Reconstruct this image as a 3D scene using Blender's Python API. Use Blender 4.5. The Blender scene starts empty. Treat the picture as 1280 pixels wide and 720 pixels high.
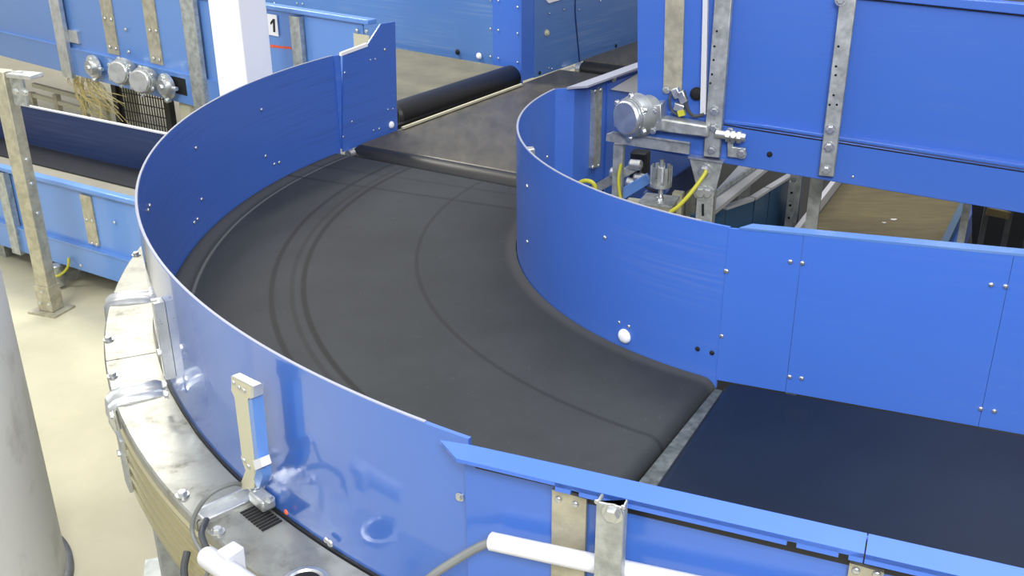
import bpy, math, random
from mathutils import Vector, Matrix
random.seed(7)
scene = bpy.context.scene
COL = scene.collection
# ------------------------------------------------------------------ units and camera
S = 0.7          # metres per modelling unit
FL = 1.35        # floor lies this far below the belts (units)
FOC, PIT, ROL, CH = 1280.757, 0.420267, -0.0066072, 2.0
CX, CY = 1.69850, 4.99059           # centre of the belt curve
RI, RO, RC = 1.6663, 3.3847, 3.5988
FW = Vector((0, math.cos(PIT), -math.sin(PIT)))
_r = Vector((1, 0, 0)); _u = _r.cross(FW)
RT = math.cos(ROL)*_r + math.sin(ROL)*_u
UP = -math.sin(ROL)*_r + math.cos(ROL)*_u
def W(v): return Vector((S*v[0], S*v[1], S*(v[2]+FL)))
def ray(px, py): return FW*FOC + RT*(px-640) - UP*(py-360)
def gz(px, py, z):                     # point of the level z seen at a pixel of the photograph
    d = ray(px, py); t = (z-CH)/d.z
    return Vector((d.x*t, d.y*t, z))
def D(az):
    a = math.radians(az); return Vector((math.sin(a), math.cos(a), 0))
class PL:                              # a vertical plane through P running at azimuth az
    def __init__(s, P, az):
        s.P = Vector((P[0], P[1], 0)); s.d = D(az)
        n = Vector((s.d.y, -s.d.x, 0))
        s.n = n if n.dot(-s.P) > 0 else -n
    def at(s, px, py, off=0):
        d = ray(px, py); o = Vector((0, 0, CH))
        t = (s.n.dot(s.P) + off)/(s.n.dot(d))
        return o + d*t
    def xy(s, u, z, off=0): return s.P + s.d*u + s.n*off + Vector((0, 0, z))
def pol(a, r, z=0.0):
    a = math.radians(a); return Vector((CX+r*math.sin(a), CY+r*math.cos(a), z))
def cyl_at(px, py, R, near=True):      # point of the guard cylinder seen at a pixel
    d = ray(px, py); ox, oy = -CX, -CY
    A = d.x**2+d.y**2; B = 2*(ox*d.x+oy*d.y); c = ox*ox+oy*oy-R*R
    q = math.sqrt(max(B*B-4*A*c, 0)); t = (-B-q)/(2*A) if near else (-B+q)/(2*A)
    p = Vector((0, 0, CH))+d*t
    return p, math.degrees(math.atan2(p.x-CX, p.y-CY))
# ------------------------------------------------------------------ mesh builder
class MB:
    def __init__(s): s.v = []; s.f = []
    def add(s, vs, fs):
        b = len(s.v); s.v += [Vector(x) for x in vs]; s.f += [[b+i for i in f] for f in fs]; return s
    def prism(s, poly, off):
        n = len(poly); off = Vector(off); poly = [Vector(p) for p in poly]
        nm = Vector((0, 0, 0))
        for i in range(n):
            a, b = poly[i], poly[(i+1) % n]; nm += a.cross(b)
        if nm.dot(off) > 0: poly = poly[::-1]
        return s.add(poly+[p+off for p in poly],
              [list(range(n)), list(range(2*n-1, n-1, -1))]+[[(i+1) % n, i, n+i, n+(i+1) % n] for i in range(n)])
    def box(s, c, sx, sy, sz, X=Vector((1, 0, 0)), Y=None, Z=Vector((0, 0, 1))):
        X = Vector(X).normalized(); Z = Vector(Z).normalized()
        Y = Z.cross(X).normalized() if Y is None else Vector(Y); c = Vector(c)
        pts = [c+X*sx*a/2+Y*sy*b/2-Z*sz/2 for a, b in ((-1, -1), (1, -1), (1, 1), (-1, 1))]
        return s.prism(pts, Z*sz)
    def bar(s, a, b, w, h, up=Vector((0, 0, 1))):          # square bar from a to b
        a, b = Vector(a), Vector(b); d = (b-a).normalized(); up = Vector(up)
        x = d.cross(up)
        if x.length < 1e-4: x = d.cross(Vector((1, 0, 0)))
        x.normalize(); y = x.cross(d)
        pts = [a+x*w/2*i+y*h/2*j for i, j in ((-1, -1), (1, -1), (1, 1), (-1, 1))]
        return s.prism(pts, b-a)
    def rings(s, rings, closed=False, cap=True):
        n = len(rings[0]); vs = [p for r in rings for p in r]; fs = []
        m = len(rings)
        for i in range(m if closed else m-1):
            a, b = i*n, ((i+1) % m)*n
            for k in range(n): fs.append([a+k, a+(k+1) % n, b+(k+1) % n, b+k])
        if cap and not closed: fs += [list(range(n))[::-1], list(range((m-1)*n, m*n))]
        return s.add(vs, fs)
    def tube(s, pts, r, n=10, smooth=0):
        pts = [Vector(p) for p in pts]
        if smooth:
            q = []
            P = [pts[0]]+pts+[pts[-1]]
            for i in range(1, len(P)-2):
                for k in range(smooth):
                    t = k/smooth; a, b, c, d = P[i-1:i+3]
                    q.append(.5*((2*b)+(c-a)*t+(2*a-5*b+4*c-d)*t*t+(3*b-a-3*c+d)*t**3))
            q.append(pts[-1]); pts = q
        rr = []; x = None
        for i, p in enumerate(pts):
            d = (pts[min(i+1, len(pts)-1)]-pts[max(i-1, 0)]).normalized()
            if x is None:
                x = d.cross(Vector((0, 0, 1)))
                if x.length < 1e-3: x = d.cross(Vector((1, 0, 0)))
            x = (x-d*x.dot(d)).normalized(); y = d.cross(x)
            rad = r[i] if isinstance(r, (list, tuple)) else r
            rr.append([p+(x*math.cos(2*math.pi*k/n)+y*math.sin(2*math.pi*k/n))*rad for k in range(n)])
        return s.rings(rr)
    def lathe(s, o, ax, prof, n=24):                        # prof: (distance along axis, radius)
        o = Vector(o); ax = Vector(ax).normalized(); x = ax.cross(Vector((0, 0, 1)))
        if x.length < 1e-3: x = ax.cross(Vector((1, 0, 0)))
        x.normalize(); y = ax.cross(x)
        return s.rings([[o+ax*h+(x*math.cos(2*math.pi*k/n)+y*math.sin(2*math.pi*k/n))*max(r, 1e-4) for k in range(n)] for h, r in prof])
    def sweep(s, prof, a0, a1, n=72, top=None):             # closed profile (r,z) round the belt centre
        rr = []
        for i in range(n+1):
            a = a0+(a1-a0)*i/n
            rr.append([pol(a, r, z) for r, z in prof])
        if a1 > a0: rr = rr[::-1]
        area = sum(prof[i][0]*prof[(i+1) % len(prof)][1]-prof[(i+1) % len(prof)][0]*prof[i][1] for i in range(len(prof)))
        if area > 0: rr = [r[::-1] for r in rr]
        return s.rings(rr)
    def plate(s, pl, poly, th, off=0.0):                    # polygon of pixels on a vertical plane, front face at off
        return s.prism([pl.at(x, y, off) for x, y in poly], -pl.n*th)
    def build(s, name, mat, parent=None, bev=0, smooth=True, label=None, loc=None):
        vs = [W(p) for p in s.v]
        if parent is not None: L = parent['_L']; L = Vector(L)
        elif loc is not None: L = W(loc)
        else:
            L = Vector((sum(v.x for v in vs)/len(vs), sum(v.y for v in vs)/len(vs), min(v.z for v in vs)))
        me = bpy.data.meshes.new(name); me.from_pydata([v-L for v in vs], [], s.f); me.update()
        me.materials.append(mat)
        if smooth:
            for p in me.polygons: p.use_smooth = True
            me.set_sharp_from_angle(angle=math.radians(35))
        o = bpy.data.objects.new(name, me); COL.objects.link(o)
        if parent is not None:
            r = parent
            off = Vector((0, 0, 0))
            o.parent = r
            if r.get('_mesh'): pass
        else: o.location = L
        o['_L'] = list(L); 
        if parent is not None and parent.type == 'MESH' and parent.parent is not None: pass
        if bev:
            m = o.modifiers.new('bevel', 'BEVEL'); m.width = bev*S; m.segments = 2; m.limit_method = 'ANGLE'; m.angle_limit = math.radians(40)
        if label: o['label'] = label
        return o
def tag(o, label, cat, group=None, kind=None):
    if label: o['label'] = label
    if cat: o['category'] = cat
    if group: o['group'] = group
    if kind: o['kind'] = kind
    return o
def thing(name, label, cat, at, group=None):
    o = bpy.data.objects.new(name, None); COL.objects.link(o); o.location = W(at); o['_L'] = list(o.location)
    o.empty_display_size = .05
    return tag(o, label, cat, group)
# shared fastener meshes
_fm = {}
def fastener_mesh(kind, r):
    key = (kind, round(r, 4))
    if key in _fm: return _fm[key]
    vs, fs = [], []
    def ring(h, rr, n): 
        b = len(vs)
        for k in range(n): vs.append((rr*math.cos(2*math.pi*k/n), rr*math.sin(2*math.pi*k/n), h))
        return b
    def stack(prof, n):
        bs = [ring(h, rr, n) for h, rr in prof]
        for a, b in zip(bs, bs[1:]):
            for k in range(n): fs.append([a+k, a+(k+1) % n, b+(k+1) % n, b+k])
        fs.append([bs[-1]+k for k in range(n)])
    if kind == 'hex':
        stack([(0, r*1.35), (r*.25, r*1.35)], 20); stack([(r*.25, r), (r*.85, r), (r*1.0, r*.8)], 6)
    elif kind == 'hole': stack([(0, r), (r*.12, r)], 16)
    else: stack([(0, r), (r*.25, r*.97), (r*.5, r*.75), (r*.62, r*.35)], 16)
    me = bpy.data.meshes.new(kind); me.from_pydata([Vector(v)*S for v in vs], [], fs)
    for p in me.polygons: p.use_smooth = True
    me.set_sharp_from_angle(angle=math.radians(35)); _fm[key] = me
    return me
def bolt(parent, p, n, r=.012, kind='dome', mat=None, name=None):
    me = fastener_mesh(kind, r); mat = mat or M['zinc']
    key = (me.name, mat.name)
    if key not in _fm:
        m2 = me.copy(); m2.materials.clear(); m2.materials.append(mat); _fm[key] = m2
    o = bpy.data.objects.new(name or {'hex': 'bolt', 'hole': 'hole'}.get(kind, 'screw'), _fm[key]); COL.objects.link(o)
    q = Vector(n).to_track_quat('Z', 'Y'); o.parent = parent
    o.rotation_mode = 'QUATERNION'; o.rotation_quaternion = q
    o.location = W(p)-Vector(parent['_L']); o['_L'] = list(W(p))
    return o
# ------------------------------------------------------------------ materials
M = {}
def mat(name, col, rough=.5, metal=0., coat=0., coat_r=.1, spec=.5):
    m = bpy.data.materials.new(name); m.use_nodes = True; b = m.node_tree.nodes['Principled BSDF']
    b.inputs['Base Color'].default_value = (*col, 1); b.inputs['Roughness'].default_value = rough
    b.inputs['Metallic'].default_value = metal; b.inputs['Coat Weight'].default_value = coat
    b.inputs['Coat Roughness'].default_value = coat_r; b.inputs['Specular IOR Level'].default_value = spec
    M[name] = m; return m
def N(m, t, **kw):
    n = m.node_tree.nodes.new(t)
    for k, v in kw.items():
        if k in n.inputs: n.inputs[k].default_value = v
        else: setattr(n, k, v)
    return n
def LK(m, a, b): m.node_tree.links.new(a, b)
def noise(m, scale, vec=(1, 1, 1), detail=3, rough=.6):
    tc = N(m, 'ShaderNodeTexCoord'); mp = N(m, 'ShaderNodeMapping'); mp.inputs['Scale'].default_value = vec
    LK(m, tc.outputs['Object'], mp.inputs['Vector'])
    n = N(m, 'ShaderNodeTexNoise'); n.inputs['Scale'].default_value = scale; n.inputs['Detail'].default_value = detail
    n.inputs['Roughness'].default_value = rough
    LK(m, mp.outputs[0], n.inputs['Vector']); return n.outputs['Fac']
def ramp(m, fac, stops):
    r = N(m, 'ShaderNodeValToRGB'); e = r.color_ramp.elements
    while len(e) < len(stops): e.new(.5)
    for i, (p, c) in enumerate(stops):
        e[i].position = p; e[i].color = (*c, 1) if isinstance(c, tuple) else (c, c, c, 1)
    LK(m, fac, r.inputs['Fac']); return r.outputs['Color']
def mix(m, fac, a, b, blend='MIX'):
    x = N(m, 'ShaderNodeMix', data_type='RGBA', blend_type=blend)
    for s_, v in ((x.inputs[0], fac), (x.inputs[6], a), (x.inputs[7], b)):
        if isinstance(v, (int, float)): s_.default_value = v
        elif isinstance(v, tuple): s_.default_value = (*v, 1)
        else: LK(m, v, s_)
    return x.outputs[2]
def bump(m, h, st, dist=.01):
    b = N(m, 'ShaderNodeBump'); b.inputs['Strength'].default_value = st; b.inputs['Distance'].default_value = dist
    LK(m, h, b.inputs['Height']); LK(m, b.outputs[0], m.node_tree.nodes['Principled BSDF'].inputs['Normal'])
def P_(m): return m.node_tree.nodes['Principled BSDF']
def paint(name, col, scuff=.25, rough=.3, coat=.5, coat_r=.12, scuffcol=(.22, .27, .42)):
    m = mat(name, col, rough, 0, coat, coat_r)
    a = noise(m, 4.0, (.45, .45, 26), 5, .6)
    ra = ramp(m, a, [(.48, 0.0), (.80, 1.0)])
    c = noise(m, 1.3, (1, 1, 1.6), 3)
    rc = ramp(m, c, [(.4, 0.0), (.62, 1.0)])
    ml = N(m, 'ShaderNodeMath', operation='MULTIPLY'); LK(m, ra, ml.inputs[0]); LK(m, rc, ml.inputs[1])
    m3 = N(m, 'ShaderNodeMath', operation='MULTIPLY'); LK(m, ml.outputs[0], m3.inputs[0]); m3.inputs[1].default_value = scuff
    LK(m, mix(m, m3.outputs[0], col, scuffcol), P_(m).inputs['Base Color'])
    m4 = N(m, 'ShaderNodeMath', operation='MULTIPLY_ADD'); LK(m, m3.outputs[0], m4.inputs[0]); m4.inputs[1].default_value = .4; m4.inputs[2].default_value = rough
    LK(m, m4.outputs[0], P_(m).inputs['Roughness'])
    return m
BLUE = (.052, .150, .56)
paint('blue', BLUE, .10, .34, .25, .2)
paint('blue_glossy', (.05, .145, .50), .03, .25, 1.0, .06)
M['blue_glossy'].node_tree.nodes['Principled BSDF'].inputs['Coat IOR'].default_value = 1.6
paint('blue_scuffed', BLUE, .45, .38, .25, .2, (.16, .24, .52))
paint('blue_rubbed', (.048, .130, .48), .45, .38, .25, .2, (.025, .05, .20))
paint('blue_satin', (.05, .145, .51), .03, .28, .65, .08)
paint('blue_worn', (.075, .18, .46), 1.0, .35, .3, .15, (.20, .30, .50))
paint('blue_lit', (.11, .25, .60), .15, .3, .5, .12)  # same blue paint, the stronger light at left put into its colour
paint('blue_navy', (.012, .028, .10), .15, .4, .2, .2)
metal_edge = None
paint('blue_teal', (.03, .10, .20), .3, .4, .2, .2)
def metal(name, col, rough=.35, metal=.9, blot=.25, sc=14):
    m = mat(name, col, rough, metal)
    n = noise(m, sc, (1, 1, 1), 4)
    dk = tuple(c*(1-blot) for c in col)
    LK(m, ramp(m, n, [(.35, dk), (.62, col)]), P_(m).inputs['Base Color'])
    r = N(m, 'ShaderNodeMapRange'); LK(m, noise(m, sc*2.3), r.inputs[0]); r.inputs[3].default_value = rough*.7; r.inputs[4].default_value = rough*1.5
    LK(m, r.outputs[0], P_(m).inputs['Roughness']); return m
metal('zinc', (.72, .74, .74), .3, .85)
mat('edge_grey', (.30, .32, .40), .5)
mat('belt_black', (.014, .014, .015), .42, 0, 0, .1, .35)
metal('galvanised', (.55, .58, .57), .42, .7, .35, 26)
metal('galv_warm', (.55, .52, .40), .45, .55, .3, 20)
metal('aluminium', (.62, .63, .62), .35, .75, .25, 10)
metal('cast_grey', (.42, .45, .46), .42, .6, .25, 18)
metal('steel_dark', (.12, .13, .14), .4, .6)
mat('white_paint', (.80, .80, .82), .45)
mat('cream_paint', (.52, .50, .36), .5)
mat('black_rubber_and_strips', (.012, .013, .016), .4)
mat('black_paint', (.015, .016, .018), .5)
mat('plastic_grey', (.62, .63, .66), .35)
mat('white_plastic', (.66, .67, .71), .35)
mat('white_disc', (.90, .92, .96), .3)
mat('cable_grey', (.16, .17, .165), .45)
mat('cable_dark', (.05, .055, .06), .4)
mat('cable_yellow', (.55, .52, .04), .45)
mat('orange', (.85, .12, .04), .5)
mat('ink', (.01, .01, .01), .6)
mat('straw', (.50, .42, .18), .7)
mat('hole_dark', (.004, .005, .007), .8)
mat('floor_shade', (.05, .05, .045), .6)
mat('concrete_paint', (.55, .56, .55), .6)
# galvanised cover sheet with greasy stains
m = mat('cover_sheet', (.34, .34, .31), .36, .68)
st = ramp(m, noise(m, 9, (1, 1, 1), 6, .7), [(.46, (.35, .355, .325)), (.58, (.29, .29, .26)), (.68, (.14, .135, .11))])
LK(m, st, P_(m).inputs['Base Color'])
r = N(m, 'ShaderNodeMapRange'); LK(m, noise(m, 22, (1, 1, 1), 4), r.inputs[0]); r.inputs[3].default_value = .28; r.inputs[4].default_value = .48
LK(m, r.outputs[0], P_(m).inputs['Roughness'])
m = mat('skirt_alu', (.45, .41, .26), .28, .6)
# round column with dirt
m = mat('column_round', (.62, .63, .62), .6)
LK(m, ramp(m, noise(m, 7, (1, 1, .6), 5, .7), [(.5, (.66, .67, .66)), (.66, (.52, .52, .50)), (.75, (.36, .35, .31))]), P_(m).inputs['Base Color'])
m = mat('column_white', (.88, .88, .92), .5)
# floor
m = mat('floor_screed', (.62, .60, .45), .45)
LK(m, ramp(m, noise(m, 1.1, (1, 1, 1), 6, .65), [(.3, (.44, .415, .29)), (.6, (.55, .52, .38))]), P_(m).inputs['Base Color'])
P_(m).inputs['Specular IOR Level'].default_value = .35
# belts
def belt_base(name, c0, c1, rough=.55, spec=.4, sc=2.5, streak=None):
    m = mat(name, c1, rough, 0, 0, .1, spec)
    a = noise(m, sc, streak or (1, 1, 1), 6, .7); col = ramp(m, a, [(.35, c0), (.7, c1)])
    f = noise(m, 160, (1, 1, 1), 2); bump(m, f, .12, .002)
    return m, col
m, c = belt_base('belt_curve', (.026, .029, .032), (.037, .041, .045), .65, .25, 2.5)
# wear lines concentric with the curve, in the belt's own coordinates (origin at the curve centre)
tc = N(m, 'ShaderNodeTexCoord'); sx = N(m, 'ShaderNodeSeparateXYZ'); LK(m, tc.outputs['Object'], sx.inputs[0])
cmb = N(m, 'ShaderNodeCombineXYZ'); LK(m, sx.outputs[0], cmb.inputs[0]); LK(m, sx.outputs[1], cmb.inputs[1])
ln = N(m, 'ShaderNodeVectorMath', operation='LENGTH'); LK(m, cmb.outputs[0], ln.inputs[0])
def line(val, c0, half, soft):
    s_ = N(m, 'ShaderNodeMath', operation='SUBTRACT'); LK(m, val, s_.inputs[0]); s_.inputs[1].default_value = c0
    a = N(m, 'ShaderNodeMath', operation='ABSOLUTE'); LK(m, s_.outputs[0], a.inputs[0])
    r = N(m, 'ShaderNodeMapRange', interpolation_type='SMOOTHSTEP'); LK(m, a.outputs[0], r.inputs[0])
    r.inputs[1].default_value = half; r.inputs[2].default_value = half+soft; r.inputs[3].default_value = 1; r.inputs[4].default_value = 0
    return r.outputs[0]
def times(a, k, b=None):
    x = N(m, 'ShaderNodeMath', operation='MULTIPLY'); LK(m, a, x.inputs[0])
    if b is not None: LK(m, b, x.inputs[1])
    else: x.inputs[1].default_value = k
    return x.outputs[0]
R_ = ln.outputs['Value']
wob = noise(m, 3, (1, 1, 1), 3)
dots = []
DK = (.012, .012, .013)
for r0, h, k in ((2.895*S, .004, .8), (2.745*S, .004, .9), (2.80*S, .003, .45), (2.19*S, .002, .55)):
    c = mix(m, times(line(R_, r0, h, .010), k), c, DK)
# pale worn band along the outer edge and a pale rub near the inner edge
c = mix(m, times(line(R_, 3.325*S, .012, .03), .35), c, (.13, .13, .125))
c = mix(m, times(line(R_, 3.262*S, .002, .006), .5), c, (.20, .20, .19))
c = mix(m, times(line(R_, 1.69*S, .006, .035), .4), c, (.10, .10, .095))
# splice lines running across the belt, at a fixed angle
def dotline(nx, ny, c0, half, soft):
    d = N(m, 'ShaderNodeVectorMath', operation='DOT_PRODUCT'); LK(m, cmb.outputs[0], d.inputs[0]); d.inputs[1].default_value = (nx, ny, 0)
    return line(d.outputs['Value'], c0, half, soft)
def splice(p1, p2, k):
    a, b = gz(*p1, 0), gz(*p2, 0); a = (a-Vector((CX, CY, 0)))*S; b = (b-Vector((CX, CY, 0)))*S
    d = (b-a).normalized(); n = Vector((d.y, -d.x, 0))
    # keep to the left half of the belt
    global c
    c = mix(m, times(dotline(n.x, n.y, n.dot(a), .004, .012), k), c, DK)
splice((365, 220), (648, 262), .55); splice((430, 212), (648, 244), .35)
c = mix(m, times(ramp(m, noise(m, 60, (1, 1, 1), 2), [(.70, 0.0), (.76, 1.0)]), .10), c, (.3, .3, .28))
LK(m, c, P_(m).inputs['Base Color'])
m, c = belt_base('belt_navy', (.006, .010, .020), (.009, .015, .028), .30, .22, 2); LK(m, c, P_(m).inputs['Base Color'])
m, c = belt_base('belt_entry', (.052, .046, .034), (.098, .087, .062), .38, .5, 3, (5, 1.5, 1)); LK(m, c, P_(m).inputs['Base Color'])
m, c = belt_base('belt_olive', (.13, .118, .065), (.21, .19, .11), .4, .5, 4, (1, 1, 1)); LK(m, c, P_(m).inputs['Base Color'])
m, c = belt_base('belt_brown', (.12, .095, .04), (.18, .145, .065), .5, .4, 5, (1, 4, 1)); LK(m, c, P_(m).inputs['Base Color'])
m, c = belt_base('belt_grey', (.20, .19, .16), (.26, .25, .21), .5, .4, 3); LK(m, c, P_(m).inputs['Base Color'])
m, c = belt_base('bar_gritty', (.05, .06, .06), (.16, .18, .18), .5, .4, 30); LK(m, c, P_(m).inputs['Base Color']); P_(m).inputs['Metallic'].default_value = .4

# ------------------------------------------------------------------ floor
fb = MB(); fb.prism([(-16, -4, -FL), (14, -4, -FL), (14, 26, -FL), (-16, 26, -FL)], (0, 0, -.1))
fo = fb.build('floor', M['floor_screed'], smooth=False); fo['kind'] = 'structure'

# ------------------------------------------------------------------ the curved belt conveyor
A0, A1 = -148.0, -58.0
cc = thing('curved_conveyor', 'quarter-turn belt conveyor with dark grey rubber belt, metal cover ring and ribbed pale side', 'conveyor', (CX, CY, -FL))
def belt_curve():
    mb = MB(); rr = []; r = .055; ri, ro = RI+.010, RO-.010
    seq = []
    def station(a, back, z): seq.append((a, back, z))
    n = 150
    for k in range(7, -1, -1):                       # lip rolling down at the exit end
        t = k/7*math.pi/2*1.6; seq.append((A0, -math.sin(t)*r, -r+math.cos(t)*r))
    for k in range(4, n-3): seq.append((A0+(A1-A0)*k/n, 0, 0))
    for k in range(0, 8):
        t = k/7*math.pi/2*1.6; seq.append((A1, math.sin(t)*r, -r+math.cos(t)*r))
    m_ = 14
    vs = []; 
    for a, b, z in seq:
        tan = Vector((math.cos(math.radians(a)), -math.sin(math.radians(a)), 0))
        inset = .055 if a in (A0, A1) else 0
        for j in range(m_+1):
            rad = ri+(ro-ri)*j/m_
            e = 0
            p = pol(a, rad, z)+tan*(b+(inset if a == A0 else (-inset if a == A1 else 0)))
            vs.append(p)
    fs = []
    w = m_+1
    for i in range(len(seq)-1):
        for j in range(m_): fs.append([i*w+j, i*w+j+1, (i+1)*w+j+1, (i+1)*w+j])
    # underside makes it a solid loop
    b = len(vs); vs2 = [v+Vector((0, 0, 0)) for v in vs]
    mb.add(vs, fs)
    low = [Vector((v.x, v.y, -.16 if v.z > -.06 else min(v.z, -.1)-.05)) for v in vs]
    mb.add(low, [f[::-1] for f in fs])
    nb = len(vs)
    for i in range(len(seq)-1):
        for j in (0, m_):
            q = [i*w+j, (i+1)*w+j, nb+(i+1)*w+j, nb+i*w+j]; mb.f.append(q if j == 0 else q[::-1])
    for i in (0, len(seq)-1):
        for j in range(m_):
            q = [i*w+j, i*w+j+1, nb+i*w+j+1, nb+i*w+j]; mb.f.append(q if i else q[::-1])
    return mb
belt_curve().build('belt', M['belt_curve'], cc)
# frame under the belt
MB().sweep([(RI+.05, -.17), (RO-.02, -.17), (RO-.02, -.25), (RI+.05, -.25)], A0+2, A1-2, 60).build('frame', M['steel_dark'], cc)
# cover ring in sheets, each sheet a part
ang_cov = lambda px, py: cyl_at(px, py, RC)[1]
def a_at(px, py, z=.08):
    p = gz(px, py, z); return math.degrees(math.atan2(p.x-CX, p.y-CY))
cuts = [-146.5, a_at(300, 625), a_at(175, 487), a_at(160, 445), a_at(160, 372), -60]
cuts = sorted(cuts)
prof_c = [(RO+.018, .060), (RO+.018, .074), (RC-.006, .074), (RC, .068), (RC, .03), (RC-.012, .03), (RC-.012, .060)]
for a, b in zip(cuts, cuts[1:]):
    MB().sweep(prof_c, a+.05, b-.05, max(6, int((b-a)*1.2))).build('cover_sheet', M['cover_sheet'], cc)
# pressed ribs across the ring
def rib(a, wid, h):
    mb = MB(); rr = []
    tan = Vector((math.cos(math.radians(a)), -math.sin(math.radians(a)), 0)); rad = Vector((math.sin(math.radians(a)), math.cos(math.radians(a)), 0))
    path = [(RO+.02, .066), (RO+.05, .075), (RC-.05, .080), (RC-.012, .076), (RC+.012, .055), (RC+.012, 0.0), (RC+.010, -.05)]
    for k, (r_, z) in enumerate(path):
        c0 = Vector((CX, CY, 0))+rad*r_+Vector((0, 0, z)); ring = []
        nr = Vector((0, 0, 1)) if k < 3 else ((Vector((0, 0, 1))+rad).normalized() if k < 5 else rad)
        hh = h*(.4 if k in (0, 6) else 1)
        for t in range(15):
            x = -1+2*t/14; ring.append(c0+tan*wid/2*x+nr*(hh*(1-.45*max(0, 1-(x/.55)**2)) if abs(x) < .55 else hh*(1-((abs(x)-.55)/.45)**2)))
        ring += [c0+tan*wid/2-nr*.006, c0-tan*wid/2-nr*.006]
        rr.append(ring)
    return mb.rings(rr)
for px, py in ((162, 372), (172, 490)):
    a = a_at(px, py); rib(a-.0, .125, .020).build('pressed_rib', M['zinc'], cc)
# third joint: a raised angle strip next to the vent slots
aj = a_at(300, 628)
def radial_bar(a, r0, r1, w, z0, z1, shift=0):
    tan = Vector((math.cos(math.radians(a)), -math.sin(math.radians(a)), 0))
    p0 = pol(a, r0, z0)+tan*shift; p1 = pol(a, r1, z0)+tan*shift
    return MB().prism([p0-tan*w/2, p1-tan*w/2, p1+tan*w/2, p0+tan*w/2], (0, 0, z1-z0))
radial_bar(aj, RO+.02, RC-.01, .05, .07, .092).build('joint_strip', M['zinc'], cc, bev=.004)
radial_bar(aj, RO+.02, RC-.01, .008, .09, .108, .02).build('joint_flange', M['zinc'], cc)
# vent slots: a dark group of slots in the sheet
for k in range(9):
    t = k/8; px, py = 318+(350-318)*t, 632+(650-632)*t
    p = gz(px, py, .08); a = math.degrees(math.atan2(p.x-CX, p.y-CY)); rr_ = max(math.hypot(p.x-CX, p.y-CY), RO+.062)
    radial_bar(a, rr_-.035, rr_+.035, .0085, .0745, .0775).build('vent_slot', M['hole_dark'], cc)
for px, py in ((170, 318), (135.5, 424), (140.5, 469), (228, 618), (272, 664)):
    p = gz(px, py, .078); bolt(cc, p-Vector((0, 0, .003)), (0, 0, 1), .016, 'hex')
# fluted skirt profile round the outside
sk = [(RC-.006, .03)]
zt0, zb, steps = .028, -.26, 5
for k in range(steps):
    z0 = zt0+(zb-zt0)*k/steps; z1 = zt0+(zb-zt0)*(k+1)/steps
    sk += [(RC-.002, z0-.001), (RC+.009, z0-.003), (RC+.009, z0-.008), (RC-.002, z0-.012), (RC-.002, z0-.018), (RC+.005, z0-.020), (RC+.005, z0-.023), (RC-.003, z0-.027), (RC-.003, z1+.001)]
sk += [(RC-.006, zb), (RC-.03, zb), (RC-.03, .03)]
A_sk = a_at(150, 520)
MB().sweep(sk, -152, A_sk, 60).build('skirt', M['skirt_alu'], cc)
MB().sweep([(RC-.004, .03), (RC-.004, zb), (RC-.02, zb), (RC-.02, .03)], A_sk, -62, 50).build('skirt_panel', M['aluminium'], cc)
# end strap of the skirt
p, a = cyl_at(148, 530, RC+.01)
mb = MB(); mb.sweep([(RC+.008, .0), (RC+.008, -.22), (RC+.020, -.22), (RC+.020, .0)], A_sk-.7, A_sk+.7, 4); mb.build('clamp_strap', M['cast_grey'], cc)
for px, py in ((138, 519), (147, 566)):
    p, a = cyl_at(px+4, py, RC+.016); rd = D(a); bolt(cc, p, rd, .013, 'hex')
# legs of the curve frame
qL = gz(212, 700, -.55)
for a in (math.degrees(math.atan2(qL.x-CX, qL.y-CY)), -105, -84, -62):
    mb = MB(); p = pol(a, math.hypot(qL.x-CX, qL.y-CY)+.0, 0)
    mb.box(Vector((p.x, p.y, (-.25-FL)/2)), .07, .07, FL-.25, X=D(a)); mb.build('leg', M['cast_grey'], cc)
    mb = MB(); mb.box(Vector((p.x, p.y, -FL+.01)), .24, .2, .02, X=D(a)); mb.build('foot_plate', M['cast_grey'], cc)

# ------------------------------------------------------------------ outer curved guard
TOP = .6512
og = thing('curved_guard', 'tall curved blue sheet-metal guard around the outside of the belt bend', 'guard', (CX, CY, 0))
gpn = MB().sweep([(RO-.006, -.05), (RO+.006, -.05), (RO+.006, TOP), (RO-.006, TOP)], A0+.2, A1, 110).build('guard_panel', M['blue_glossy'], og)
gpn.data.materials.append(M['blue_rubbed'])          # the side rubbed by the bags is matt and scratched
cw = W((CX, CY, 0))-Vector(og['_L'])
for p_ in gpn.data.polygons:
    v_ = p_.center-cw; v_.z = 0
    if p_.normal.dot(v_) < -.1: p_.material_index = 1
MB().sweep([(RO-.0045, TOP-.001), (RO+.0045, TOP-.001), (RO+.0045, TOP+.003), (RO-.0045, TOP+.003)], A0+2.5, A1, 110).build('pale_edge', M['edge_grey'], og)  # thin pale strip along the top edge
MB().sweep([(RO+.004, .07), (RO+.014, .07), (RO+.014, .082), (RO+.004, .082)], A0+1.5, -70, 90).build('rubber_seal', M['black_rubber_and_strips'], og)
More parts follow.
